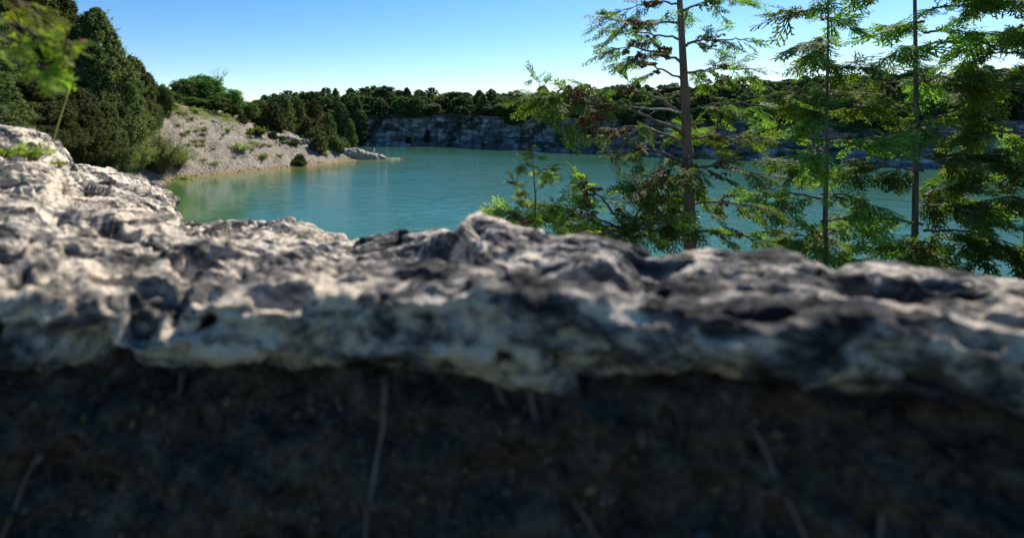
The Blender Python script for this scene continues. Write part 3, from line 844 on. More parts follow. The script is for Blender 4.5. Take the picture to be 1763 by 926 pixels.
def cliff_depth(px):
    """depth of the cliff edge seen in photo column px"""
    u = (px - PX0) / FPX
    for i in range(1, len(CL) - 1):
        (x0, y0), (x1, y1) = CL[i], CL[i + 1]
        den = (x1 - x0) - u * (y1 - y0)
        if abs(den) < 1e-9: continue
        s = (u * y0 - x0) / den
        if 0 <= s <= 1: return y0 + s * (y1 - y0)
    return 205.0
G_FAR = 'trees of the wood on the far cliff top'
px = 434.0; k = 0
while px < 1800:
    Yc = cliff_depth(px)
    base_y = np.interp(px, sky_px, sky_y)
    scale = 205.0 / Yc
    zone = ('above the left end of the quarry cliff' if px < 640 else 'above the middle of the quarry cliff' if px < 860 else 'above the right end of the quarry cliff')
    # back row: makes the skyline
    far_tree(px + random.uniform(-4, 4), Yc + random.uniform(12, 18), base_y + random.uniform(-7, 5), random.uniform(34, 52) * scale, k % 6,
             'dark tree in the skyline row, ' + zone, G_FAR + ', skyline row ' + zone)
    # second row
    far_tree(px + random.uniform(2, 12), Yc + random.uniform(7, 10), base_y + random.uniform(7, 17), random.uniform(32, 48) * scale, (k + 1) % 6,
             'dark tree in the middle row, ' + zone, G_FAR + ', middle row ' + zone)
    # edge row
    far_tree(px + random.uniform(-6, 6), Yc + random.uniform(0.2, 3.0), base_y + random.uniform(13, 34), random.uniform(26, 48) * scale, (k + 2) % 6,
             'lower dark tree in the rim row, ' + zone, G_FAR + ', rim row ' + zone, 198 + (px > 850) * 8 + random.choice((-1, 2, 5, 9, 14, 20, 28)))
    px += random.uniform(17, 23) * scale ** 0.5; k += 1
# trees one can tell apart in front of the cliff
special = [
    (615, 199, 166, 44, 1, 246, 'broad dark tree reaching down to the water in front of the far cliff'),
    (585, 197, 176, 40, 0, 243, 'dark tree standing at the left end of the far cliff, behind the spit'),
    (553, 192, 190, 40, 2, 240, 'dark tree in the shade behind the rock bench of the spit'),
    (717, 203.5, 165, 34, 3, 203, 'round dark tree bulging over the rim of the pale cliff face'),
    (754, 202, 181, 15, 2, 198, 'small pointed tree on the cliff rim, left of two, beside the railing'),
    (776, 201, 178, 15, 0, 197, 'small pointed tree on the cliff rim, right of two'),
    (832, 194, 163, 40, 1, 216, 'dark tree hanging over the rim right of the two small pointed trees'),
    (690, 205, 166, 36, 0, 200, 'dark bushy tree on the rim above the palest cliff face'),
    (655, 205, 170, 40, 2, 199, 'dark bushy tree on the rim right of the tree that reaches the water'),
    (870, 187, 172, 36, 3, 214, 'dark tree hanging over the cliff left of the cedar branch tip'),
    (905, 182, 176, 40, 1, 212, 'dark tree on the rim behind the cedar branch tip'),
    (736, 202, 222, 16, 1, 245, 'dark shrub growing on the cliff face below the railing'),
    (702, 203, 236, 12, 3, 247, 'small dark bush at the foot of the palest cliff face'),
    (968, 170, 216, 30, 1, 246, 'dark shrub growing on the cliff face behind the cedar cones'),
    (1020, 163, 205, 30, 3, 240, 'dark shrub on the shaded cliff at the right, behind the cedar'),
]
for (px_, Yd, ty, w, v, by, lab) in special:
    far_tree(px_, Yd, ty, w, v, lab, 'trees and shrubs standing out along the far cliff', by)
# sunlit yellow-green tree on the rim
o = broadleaf('sunlit_tree', 7, 3.2, 0.5, 26, 90, 0.26, 61, 'bright', 'sunlit yellow green tree top in the dark far wood above the railing', group=None, clump=0.36)
p, sc = fit(7, 752, 214, 157, 26, 3.2); o.location = p; o.scale = sc
o = copy_thing(o, *[on_ground(690, 208.5), 1.0, (0.55, 0.55, 1.05)], 'small sunlit green tree between the dark trees over the palest cliff face')

# conical trees in front of the far wood, on the spit
G_SPIT = 'cedars and shrubs along the crest of the gravel spit'
protoS = [conifer('spit_cedar', 6, 2.6, 0.1, 700, 30, 0.14, 90 + i, m, 'x', group=G_SPIT, taper=tp, lump=0.4, csize=0.07, lead=False) for i, (tp, m) in enumerate(((0.5, 'cedar'), (0.42, 'cedar')))]
spit = [
    (468, 127, 176, 52, 0, 'rounded conical cedar on the crest behind the rock bench'),
    (531, 131, 203, 46, 1, 'spreading cedar above the rock bench, left of the dark bush'),
    (571, 131, 233, 42, 1, 'dense dark bush beside the rocky point'),
    (489, 152, 162, 44, 0, 'cedar with pale foliage at the left end of the far wood'),
    (512, 158, 170, 44, 1, 'dark cedar behind the conical cedar, in front of the far wood'),
    (541, 165, 172, 42, 0, 'dark cedar in the gap between the spit and the far wood'),
    (455, 150, 175, 40, 1, 'dark cedar between the grove and the conical cedar'),
    (416, 121, 196, 22, 0, 'small upright bush on the slope crest, left of the conical cedar'),
    (519, 127, 236, 28, 1, 'low dark bush in front of the rock bench'),
    (487, 122, 238, 20, 0, 'small dark shrub in front of the left part of the rock bench'),
    (541, 125.5, 243, 24, 0, 'small dark shrub in front of the right part of the rock bench'),
    (505, 122.5, 239, 22, 1, 'low green bush below the middle of the rock bench'),
    (548, 124.5, 232, 34, 0, 'green bush between the rock bench and the dense dark bush'),
    (578, 129, 240, 26, 1, 'green bush at the foot of the dense dark bush by the point'),
    (470, 121, 226, 20, 1, 'tiny bush at the upper end of the rock bench'),
    (590, 134, 236, 26, 0, 'small bush on the spit crest next to the bare rock'),
    (565, 168, 195, 44, 1, 'shaded cedar behind the spit, left of the tree that reaches the water'),
    (603, 175, 205, 30, 0, 'shaded low tree behind the rocky point'),
    (515, 113.5, 265, 28, 1, 'low round dark shrub near the waterline of the gravel slope'),
]
used = set()
for k, (px_, Yd, ty, w, v, lab) in enumerate(spit):
    p, sc = fit(6, px_, Yd, ty, w, 2.6)
    if v not in used:
        used.add(v); o = protoS[v]; o.location = p; o.scale = sc; o['label'] = lab
    else:
        copy_thing(protoS[v], p, k * 1.7, sc, lab, G_SPIT)

# ------------------------------------------------------------------ shrubs and tufts on the gravel slope
wispy('willow_bush', 7.4, 5.2, 150, 130, 0.22, 301, 'willow', 'big feathery grey green bush at the left foot of the gravel slope', loc=on_ground(272, 87), spread=1.0, width=0.2)
wispy('willow_bush', 5.6, 4.0, 90, 120, 0.22, 302, 'willow', 'darker feathery bush left of the big one, below the cedars', loc=on_ground(232, 82), spread=1.0, width=0.22)
wispy('willow_bush', 4.2, 4.0, 80, 90, 0.2, 303, 'willow', 'low pale feathery bush spreading right of the big one on the slope', loc=on_ground(305, 92), spread=1.0, width=0.2)
wispy('leafy_shrub', 2.0, 3.0, 80, 80, 0.2, 304, 'bright', 'light green low spreading shrub just below the rock bench on the slope', loc=on_ground(441, 118), width=0.5)
tuftP = wispy('grass_tuft', 1.1, 1.2, 40, 16, 0.15, 305, 'weed', 'pale grassy tuft in the middle of the gravel slope', cat='tuft', group='tufts of weed on the gravel slope', loc=on_ground(347, 103), width=0.2)
for (px_, Yd, s, lab) in [
    (414, 107, 1.9, 'largest pale weed clump in the middle of the slope, above the waterline'), (452, 109, 1.2, 'weed clump right of the largest clump on the slope'),
    (318, 89, 1.2, 'green weed clump close to the waterline at the left'), (368, 98, 0.9, 'low weeds along the waterline left of the large clump'),
    (392, 112, 0.8, 'thin weeds high on the slope above the large clump'), (480, 113, 0.8, 'small weed tuft left of the round dark shrub'),
    (335, 112, 1.3, 'dry grass tuft on the crest of the slope, at its left end'), (300, 108, 1.4, 'dry grass tuft on the crest next to the left wood'),
    (365, 117, 1.1, 'dry grass tuft on the crest below the grove'), (385, 119, 1.0, 'dry grass tuft on the crest, nearest the upright bush'),
    (560, 124, 0.9, 'grass tuft at the shore below the dark bush'), (430, 116, 0.8, 'grass tuft beside the light green spreading shrub'), (315, 101, 0.8, 'weed tuft high at the left of the slope beside the feathery bushes')]:
    copy_thing(tuftP, on_ground(px_, Yd, -0.05), Yd, (s * 1.5, s * 1.5, s * 1.3), lab, 'tufts of weed on the gravel slope')

rng = np.random.default_rng(88)
for k in range(46):
    f = rng.uniform(0, 1); q_ = rng.uniform(0.04, 0.92)
    pxx = 300 + 250 * f; ya = 9180 / (307 - 34 * f - PY0); yb = 109 + 17 * f
    s = rng.uniform(0.4, 1.0)
    copy_thing(tuftP, on_ground(pxx, ya + (yb - ya) * q_, -0.05), rng.uniform(0, 6), (s * 1.5, s * 1.5, s), 'small scattered weed tuft on the gravel slope', 'small scattered weed tufts')
# dry grass along the crest: uncountable
rng = np.random.default_rng(12); a = Acc()
for k in range(900):
    f = rng.uniform(0, 1); pxx = 280 + 130 * f + rng.normal() * 4; Yd = 104 + 17 * f + rng.normal() * 1.4
    p = np.array(on_ground(pxx, Yd, 0.0))
    n = 5; C = p + np.abs(rng.normal(size=(n, 3))) * np.array([0.25, 0.25, 0.3]) + np.array([0, 0, 0.1])
    N = rng.normal(size=(n, 3)); N[:, 2] *= 0.2
    T = np.zeros((n, 3)); T[:, 2] = 1
    a.leaves(C, N, 0.28, rng, 0.10)
tag(a.build('grass', M['grass']), kind='stuff')

# loose stones over the slope: uncountable gravel
def stone_shape(rng, sub=1):
    V = np.array([(-1, 0, 0), (1, 0, 0), (0, -1, 0), (0, 1, 0), (0, 0, -1), (0, 0, 1)], float) * rng.uniform(0.6, 1.1, (6, 1)) + rng.normal(size=(6, 3)) * 0.18
    T = [(0, 2, 5), (2, 1, 5), (1, 3, 5), (3, 0, 5), (2, 0, 4), (1, 2, 4), (3, 1, 4), (0, 3, 4)]
    return V, T
rng = np.random.default_rng(55); a = Acc()
cnt = 0
XX = rng.uniform(-44, 4, 60000); YY = rng.uniform(78, 136, 60000); HH = height(XX, YY)
keep = (HH > 0.02) & (HH < 13) & (rng.uniform(size=60000) < 0.10 + 0.75 * sstep(-0.05, 0.4, fbm(np.stack([XX * 0.15, YY * 0.15, XX * 0], 1), 3))) & (YY < 112 + 0.75 * (XX + 40))
XX, YY, HH = XX[keep][:4500], YY[keep][:4500], HH[keep][:4500]
for x, y, z in zip(XX, YY, HH):
    V, T = stone_shape(rng)
    s = 0.05 + 0.05 * rng.exponential()
    s = min(s, 0.5)
    a.add(V * s * np.array([1.2, 1.0, 0.7]) + (x, y, z + s * 0.2 + 0.05), None, T)
tag(a.build('gravel', M['stone']), kind='stuff')

# ------------------------------------------------------------------ rock bench and rocky point of the spit
def blocky(name, pts, w, label, seed, mat='stone', cat='rock', nr=14, ns=90):
    """rough rock body along a spine of (x, y, z_top, height)"""
    pts = np.array(pts, float)
    seg = np.r_[0, np.cumsum(np.linalg.norm(np.diff(pts[:, :2], axis=0), axis=1))]
    s = np.linspace(0, seg[-1], ns)
    P = np.stack([np.interp(s, seg, pts[:, k]) for k in range(4)], 1)
    tx, ty = np.gradient(P[:, 0]), np.gradient(P[:, 1]); L = np.hypot(tx, ty); nx, ny = -ty / L, tx / L
    ends = np.clip(np.minimum(np.arange(ns), np.arange(ns)[::-1]) / (ns * 0.06), 0.03, 1) ** 0.6
    th = np.linspace(-0.15 * np.pi, 1.15 * np.pi, nr * 2)
    V = []
    for a_ in th:
        c, si = math.cos(a_), math.sin(a_)
        cw = math.copysign(abs(c) ** 0.5, c); sw = math.copysign(abs(si) ** 0.45, si)
        off = cw * w * ends
        z = P[:, 2] - P[:, 3] + (sw * ends) * P[:, 3]
        V.append(np.stack([P[:, 0] + nx * off, P[:, 1] + ny * off, z], 1))
    V = np.array(V); Q = V.reshape(-1, 3)
    d = 0.95 * fbm(Q * 0.9 + seed, 4) + 0.30 * np.round(2.4 * fbm(Q * np.array([0.33, 0.33, 1.3]) + seed * 2, 3)) / 1.5
    ctr = np.stack([P[:, 0], P[:, 1], P[:, 2] - P[:, 3]], 1)
    out = V - ctr[None]; out /= np.linalg.norm(out, axis=2)[..., None] + 1e-9
    Q = Q + out.reshape(-1, 3) * (d * np.tile(P[:, 3] * 0.5 + 0.15, len(th)))[:, None]
    return tag(link_mesh(name, mesh_data(name, Q, grid_quads(len(th), ns)), M[mat]), label, cat)
def g(px_, Yd, up, hh):
    q = on_ground(px_, Yd, 0); return (q.x, q.y, q.z + up, hh)
blocky('rock_bench', [g(455, 121.5, 0.4, 1.2), g(475, 122.5, 0.75, 1.8), g(492, 123.5, 0.6, 1.8), g(508, 124.5, 0.95, 2.2), g(525, 125.5, 0.7, 2.0), g(545, 127, 0.9, 2.0), g(562, 128.5, 0.6, 1.4)], 1.1, 'long broken limestone bench along the crest of the spit, below the cedars', 2.0)
blocky('rocky_point', [(-2.2, 130.6, 3.1, 2.9), (0.0, 131.4, 3.0, 3.0), (2.6, 132.2, 2.45, 2.5), (4.6, 132.8, 1.75, 1.9), (6.6, 133.4, 1.25, 1.4), (8.6, 134.2, 0.8, 1.0), (9.9, 134.8, 0.4, 0.6)], 1.6, 'grey bare rock point sloping down into the water at the tip of the spit', 8.0)
blocky('flat_rock', [(10.2, 135.3, 0.10, 0.3), (11.8, 135.5, 0.08, 0.25), (13.6, 135.7, 0.05, 0.2)], 0.5, 'low brown rock sliver barely above the water beyond the rocky point', 5.0, ns=30)
rng = np.random.default_rng(9)
for k, (px_, Yd, s, lab) in enumerate([(412, 118.5, 0.75, 'pale flat slab lying on the slope left of the light green shrub'), (368, 113, 0.6, 'small grey slab lying high on the slope'), (432, 109, 0.45, 'grey stone beside the weed clump on the slope'), (352, 108, 0.5, 'grey stone above the pale tuft on the slope')]):
    V, T = stone_shape(rng); me = mesh_data('slab', V * np.array([1.7, 0.9, 0.4]) * s, None, T)
    o = link_mesh('stone_slab', me, M['stone'], loc=on_ground(px_, Yd, 0.15)); o.rotation_euler = (0, 0.2, k * 0.7 + 0.3); tag(o, lab, 'rock')

# marker post in the water by the rocky point
p0 = Vector(((644.5 - PX0) / FPX * 134.0, 134.0, -0.4)); p0.z = 0
root = empty('marker_post', p0, 'thin pale post with a small white board beside the rocky point', 'post')
a = Acc(); a.tube([(0, 0, -1.5), (0.02, 0, 1.2), (0.0, 0, 2.75)], [0.07, 0.06], 8); a.build('pole', M['metal'], root)
a = Acc(); a.box((0, -0.09, 2.15), (0.30, 0.04, 0.85)); a.build('board', M['white'], root)
# railing on the far rim
Yr = 205.6; p0 = on_ground(741, Yr + 1.5, 0.0); zr = 12.35
root = empty('wooden_railing', (p0.x, Yr, zr), 'short pale wooden railing on the far cliff rim, left of the two small pointed trees', 'railing')
for i in range(5):
    a = Acc(); a.box((-2.2 + 1.1 * i, 0, 0.65), (0.14, 0.14, 1.5)); a.build('post', M['wood'], root)
for zz_ in (0.6, 1.25):
    a = Acc(); a.box((0, -0.10, zz_), (4.6, 0.05, 0.16)); a.build('rail', M['wood'], root)

# ------------------------------------------------------------------ close cedar sprays
def spray(L, rng, wid=0.0046, nb=8, sub=True):
    """flat fan of scale foliage along +x, lying in the xy plane; array of quads"""
    Q = []
    def strip(p, d, l, w, bend):
        d = d / np.linalg.norm(d); n = np.array([-d[1], d[0], 0])
        m = p + d * l * 0.55 + n * bend * l * 0.3 + np.array([0, 0, -0.05 * l]); e = p + d * l + n * bend * l + np.array([0, 0, -0.16 * l])
        Q.append([p - n * w * .6, p + n * w * .6, m + n * w, m - n * w])
        Q.append([m - n * w, m + n * w, e + n * w * .25, e - n * w * .25])
        return m, e
    strip(np.zeros(3), np.array([1., 0, 0]), L, wid * 0.8, rng.normal() * 0.08)
    for i in range(nb):
        s = 0.10 + 0.88 * i / nb + rng.normal() * 0.02
        side = 1 if i % 2 else -1
        l = L * 0.55 * (1 - s) ** 0.65 * rng.uniform(0.75, 1.2) + 0.012
        ang = side * rng.uniform(0.5, 0.85)
        p = np.array([s * L, 0, -0.16 * L * s * s])
        d = np.array([math.cos(ang), math.sin(ang), rng.normal() * 0.12])
        m, e = strip(p, d, l, wid, -side * 0.12)
        if sub:
            k = max(2, int(l / 0.019))
            for j in range(k):
                f = (j + 0.7) / (k + 0.4); q = p + (e - p) * f
                sd_ = 1 if j % 2 else -1
                a2 = ang + sd_ * rng.uniform(0.5, 0.8)
                strip(q, np.array([math.cos(a2), math.sin(a2), rng.normal() * 0.15]), (0.012 + 0.32 * l * (1 - f)) * rng.uniform(0.7, 1.2), wid * 0.9, 0)
    return np.array(Q)
_r = np.random.default_rng(500)
SPRAYS = [spray(L, _r) for L in (0.10, 0.12, 0.14, 0.16, 0.18, 0.13)]
def place_spray(acc, p, d, up, s, rng):
    S = SPRAYS[rng.integers(len(SPRAYS))]
    d = d / (np.linalg.norm(d) + 1e-9)
    y = np.cross(up, d); y /= np.linalg.norm(y) + 1e-9
    z = np.cross(d, y)
    Mx = np.stack([d, y, z])
    V = (S.reshape(-1, 3) * s) @ Mx + p
    acc.add(V, np.arange(len(V)).reshape(-1, 4))
_cv = np.array([(0, 0, 1), (.5, 0, .1), (0, .5, .1), (-.5, 0, .1), (0, -.5, .1), (0, 0, -.7)], float)
_ct = [(1, 2, 0), (2, 3, 0), (3, 4, 0), (4, 1, 0), (2, 1, 5), (3, 2, 5), (4, 3, 5), (1, 4, 5)]
def place_cones(acc, c, n, spread, s, rng):
    for _ in range(n):
        q = rng.normal(size=(3, 3)); u, _s, vt = np.linalg.svd(q)
        acc.add((_cv * s * rng.uniform(0.7, 1.3)) @ u + c + rng.normal(size=3) * spread, None, _ct)

def cedar_limb(root, org, pts, r0, r1, dens, twig_len, cone_spots, rng, start=0.25, ss=1.0, bare=False, planar=0.5, name='limb', droop=0.25, sides=None, single_cones=False, csz=0.0135, fmat='spray'):
    """one limb: wood mesh, with its foliage and cones as sub-parts; points are world, stored relative to org"""
    pts = np.array([np.array(p) for p in pts], float) - np.array(org)
    n = 14
    tk = np.linspace(0, 1, len(pts)); tt = np.linspace(0, 1, n)
    P = np.stack([np.interp(tt, tk, pts[:, k]) for k in range(3)], 1)
    for _ in range(2): P[1:-1] = (P[:-2] + 2 * P[1:-1] + P[2:]) / 4
    P[1:-1] += rng.normal(size=(n - 2, 3)) * 0.006
    w, f, c = Acc(), Acc(), Acc()
    w.tube(P, [r0, r1], 7)
    length = np.linalg.norm(np.diff(P, axis=0), axis=1).sum()
    ntw = max(3, int(length * dens))
    for i in range(ntw):
        s = start + (1 - start) * (i + rng.uniform(0, 1)) / ntw
        p = np.array([np.interp(s, tt, P[:, k]) for k in range(3)])
        ax = np.array([np.interp(min(1, s + .05), tt, P[:, k]) - np.interp(max(0, s - .05), tt, P[:, k]) for k in range(3)]); ax /= np.linalg.norm(ax)
        lat = rng.normal(size=3); lat -= lat @ ax * ax; lat[2] = lat[2] * planar - 0.05; lat /= np.linalg.norm(lat)
        d = ax * rng.uniform(0.5, 1.1) + lat * rng.uniform(0.5, 1.0); d /= np.linalg.norm(d)
        l = twig_len * rng.uniform(0.5, 1.2) * (1.15 - 0.55 * s)
        tw = np.stack([p + d * l * q + np.array([0, 0, -droop * l * q * q]) for q in np.linspace(0, 1, 5)])
        w.tube(tw, [min(r1 * 1.3, r0 * .5), 0.0016], 4)
        if bare: continue
        ns = max(2, int(l / 0.038))
        for j in range(ns):
            q = (j + 0.6) / ns; b = np.array([np.interp(q, np.linspace(0, 1, 5), tw[:, k]) for k in range(3)])
            for sd_ in ((1, -1) if sides is None else sides):
                side = np.cross(d, [0, 0, 1]); side /= np.linalg.norm(side) + 1e-9
                dd = d * rng.uniform(0.5, 1.0) + sd_ * side * rng.uniform(0.3, 0.8) + rng.normal(size=3) * 0.22 + np.array([0, 0, -0.18])
                up = np.array([0, 0, 1.0]) + rng.normal(size=3) * 0.55
                place_spray(f, b, dd, up, ss * rng.uniform(0.55, 1.0) * (0.7 if q < .5 else 1), rng)
        place_spray(f, tw[-1], d + np.array([0, 0, -0.15]), np.array([0, 0, 1.0]) + rng.normal(size=3) * 0.5, ss * rng.uniform(0.8, 1.1), rng)
    if not bare:
        place_spray(f, P[-1], P[-1] - P[-2], np.array([0, -0.6, 1.0]), ss * 1.15, rng)
        place_spray(f, P[-2], P[-1] - P[-2] + np.array([0, 0, -.02]), np.array([0, -0.6, 1.0]), ss * 1.1, rng)
    FV = np.vstack(f.v) if f.n else np.vstack(w.v)
    for (cp, num, spd) in cone_spots:
        cl_ = np.array(cp) - np.array(org)
        dd_ = np.linalg.norm(FV - cl_, axis=1)
        near_ = np.where(dd_ < spd * 2.2)[0]
        if len(near_) < 12: near_ = np.argsort(dd_)[:60]
        for q_ in rng.choice(near_, num if single_cones else int(num * 3.6)):
            place_cones(c, FV[q_] + np.array([0, 0, -csz * 0.5]), 1, csz * 0.35, csz, rng)
    wo_ = w.build(name, M['twig'] if bare else M['bark'], root)
    if f.n: f.build('foliage', M[fmat], wo_)
    if c.n:
        if single_cones:
            for V_, T_ in zip(c.v, c.t):
                link_mesh('cone', mesh_data('cone', V_, None, T_ - T_.min()), M['cone'], wo_)
        else:
            tag(c.build('cone_cluster', M['cone'], wo_), kind='stuff')
    return wo_

YT = 4.2
base = pix(1190, 470, YT)
org = Vector((base.x, YT, hz(base.x, YT) - 0.05))
cedar = empty('cedar_tree', org, 'young cedar with a thin bare trunk and brown cone clusters at the right', 'tree')
rng = np.random.default_rng(2024)
a = Acc()
tp = [pix(1192, 520, YT), pix(1188, 420, YT), pix(1185, 300, YT), pix(1181, 200, YT), pix(1176, 100, YT), pix(1170, 0, YT), pix(1166, -90, YT), pix(1163, -170, YT)]
tp[0] = Vector((tp[0].x, YT, org.z - 0.15))
a.tube(np.array([np.array(p) for p in tp]) - np.array(org), [0.054, 0.045, 0.038, 0.032, 0.026, 0.02, 0.014, 0.005], 12, 0.03, rng)
a.build('trunk', M['bark'], cedar, smooth=True)
def P(px_, py_, dy=0.0): return pix(px_, py_, YT + dy)
def cs(*l): return [(P(x, y, dy), n, sp) for (x, y, dy, n, sp) in l]
cedar_limb(cedar, org, [P(1172, 40), P(1130, 37, -.1), P(1075, 36, -.25), P(1035, 30, -.35)], .012, .004, 12, .15, cs((1090, 38, -.2, 60, .035), (1075, 28, -.2, 30, .03), (1110, 45, -.15, 45, .03), (1100, 30, -.2, 35, .03)), rng, .3)
cedar_limb(cedar, org, [P(1170, 8), P(1140, 3, .1), P(1105, 5, .15), P(1078, 18, .2)], .010, .003, 11, .13, cs((1130, 3, .1, 70, .04), (1150, 15, .1, 60, .04), (1160, 0, .1, 40, .03)), rng, .2)
cedar_limb(cedar, org, [P(1174, 70), P(1135, 60, .1), P(1085, 56, .2), P(1050, 62, .3)], .010, .003, 9, .13, cs((1130, 52, .1, 35, .03), (1150, 58, .1, 35, .03)), rng, .3)
cedar_limb(cedar, org, [P(1178, 110), P(1140, 95, -.1), P(1095, 82, -.2), P(1052, 82, -.3)], .012, .003, 11, .15, cs((1095, 88, -.2, 70, .04), (1130, 95, -.1, 80, .045), (1145, 105, -.1, 70, .045), (1150, 75, 0, 50, .035)), rng, .25)
cedar_limb(cedar, org, [P(1178, 140), P(1140, 118, .1), P(1100, 105, .2), P(1068, 108, .25)], .010, .003, 10, .13, cs((1115, 118, .1, 50, .04), (1140, 108, .1, 60, .04), (1100, 128, .1, 30, .03)), rng, .25)
cedar_limb(cedar, org, [P(1181, 200), P(1120, 160, .1), P(1060, 150, .2), P(1000, 158, .2)], .014, .004, 11, .17, cs((1080, 160, .1, 50, .045), (1010, 165, .2, 60, .045)), rng, .2)
cedar_limb(cedar, org, [P(1183, 236), P(1110, 195, -.2), P(1010, 168, -.45), P(925, 160, -.6)], .016, .004, 15, .18, cs((985, 165, -.45, 110, .055), (1000, 185, -.4, 110, .06), (1015, 205, -.4, 110, .05), (1035, 180, -.4, 40, .04)), rng, .5)
cedar_limb(cedar, org, [P(1010, 170, -.45), P(985, 180, -.5), P(955, 200, -.55), P(975, 215, -.6)], .006, .002, 18, .14, [], rng, .2)
cedar_limb(cedar, org, [P(950, 165, -.6), P(930, 150, -.6), P(918, 132, -.6)], .004, .0015, 12, .07, [], rng, .2, ss=.6)
cedar_limb(cedar, org, [P(1183, 197), P(1140, 188), P(1100, 186), P(1078, 182)], .010, .002, 4, .15, [], rng, .3, bare=True, name='bare_limb')
cedar_limb(cedar, org, [P(1184, 250), P(1130, 225, .1), P(1080, 215, .2), P(1050, 230, .3)], .014, .004, 10, .17, cs((1085, 212, .2, 40, .05), (1060, 230, .2, 40, .05)), rng, .2)
cedar_limb(cedar, org, [P(1185, 285), P(1140, 262, -.2), P(1095, 252, -.3), P(1062, 262, -.4)], .013, .004, 11, .17, cs((1085, 258, -.3, 40, .045), (1130, 300, -.2, 40, .04)), rng, .2)
cedar_limb(cedar, org, [P(1186, 310), P(1150, 300, -.3), P(1120, 310, -.5), P(1100, 330, -.6)], .013, .004, 17, .17, cs((1130, 325, -.4, 60, .04)), rng, .15)
cedar_limb(cedar, org, [P(1186, 345), P(1155, 335, .1), P(1125, 345, .1), P(1105, 370, .1)], .012, .004, 16, .17, [], rng, .15)
cedar_limb(cedar, org, [P(1187, 385), P(1160, 380, -.3), P(1130, 385, -.5), P(1100, 395, -.6)], .012, .004, 18, .17, [], rng, .1)
cedar_limb(cedar, org, [P(1190, 410, -.1), P(1150, 410, -.2), P(1100, 408, -.3), P(1085, 405, -.3)], .008, .003, 4, .10, [], rng, .4, bare=True, name='bare_limb')
# limbs on the hidden and right-hand side of the trunk
for (x0, y0, x1, y1, dy) in [(1172, 20, 1260, 0, .2), (1174, 80, 1275, 70, -.1), (1178, 130, 1290, 120, .3), (1181, 190, 1300, 180, -.2), (1184, 240, 1310, 240, .2), (1185, 290, 1315, 300, -.3), (1187, 350, 1320, 360, .2), (1188, 400, 1310, 410, -.2), (1180, 220, 1200, 240, .8), (1186, 330, 1170, 350, .8), (1185, 270, 1190, 300, -.5), (1188, 365, 1165, 385, -.4)]:
    cedar_limb(cedar, org, [P(x0, y0), P(x0 * .6 + x1 * .4, y0 * .6 + y1 * .4 - 8, dy * .5), P(x1, y1, dy)], .013, .004, 15, .18, cs(((x0 + x1) / 2, (y0 + y1) / 2, dy * .5, 45, .05)), rng, .12)

# low spreading cedar in front of the young cedar
YB = 3.7
def PB(px_, py_, dy=0.0): return pix(px_, py_, YB + dy)
def cb(*l): return [(PB(x, y, dy), max(6, n // 2), sp) for (x, y, dy, n, sp) in l]
bx = PB(1090, 440).x
orgb = Vector((bx, YB + .3, hz(bx, YB + .3) - 0.05))
low = empty('low_cedar', orgb, 'low spreading cedar shrub with brown cones between the dark boulder and the water', 'shrub')
a = Acc(); a.tube(np.array([np.array(orgb) + (0, 0, -.1), np.array(PB(1092, 420, .2)), np.array(PB(1075, 390, .1))]) - np.array(orgb), [.03, .022, .014], 8); a.build('stem', M['bark'], low)
for (L_, dens, tl, cones_, st) in [
    ([PB(1080, 400), PB(1030, 375), PB(975, 360, -.1), PB(925, 352, -.2)], 27, .12, cb((1010, 365, 0, 110, .05), (990, 375, 0, 70, .045), (1060, 385, 0, 60, .04)), .1),
    ([PB(1080, 405), PB(1020, 390, -.1), PB(960, 385, -.2), PB(910, 378, -.3), PB(862, 362, -.3)], 24, .10, cb((900, 372, -.3, 50, .03), (880, 378, -.3, 45, .025), (935, 370, -.2, 45, .03), (1000, 385, -.1, 80, .04)), .1),
    ([PB(1075, 390), PB(1045, 350, .1), PB(1020, 325, .1), PB(1000, 312, .1)], 24, .10, cb((1010, 322, .1, 70, .03), (1028, 320, .1, 40, .025), (1000, 340, .1, 40, .025)), .25),
    ([PB(1085, 395), PB(1100, 365, .1), PB(1110, 340, .1), PB(1100, 322, .1)], 22, .11, cb((1095, 330, .1, 60, .03), (1065, 350, .1, 20, .02)), .2),
    ([PB(1085, 410), PB(1050, 400, -.2), PB(1000, 402, -.3), PB(960, 405, -.4)], 28, .11, cb((1070, 400, -.2, 60, .035)), .1),
    ([PB(1090, 410), PB(1130, 395, -.1), PB(1160, 380, -.1)], 18, .13, [], .1)]:
    cedar_limb(low, orgb, L_, .010, .003, dens, tl, cones_, rng, st, fmat='spray_sunlit')
cedar_limb(low, orgb, [PB(1175, 385, .2), PB(1130, 360, .1), PB(1080, 350, 0), PB(1035, 337, 0)], .008, .0035, 3, .10, [], rng, .3, bare=True, name='bare_limb')

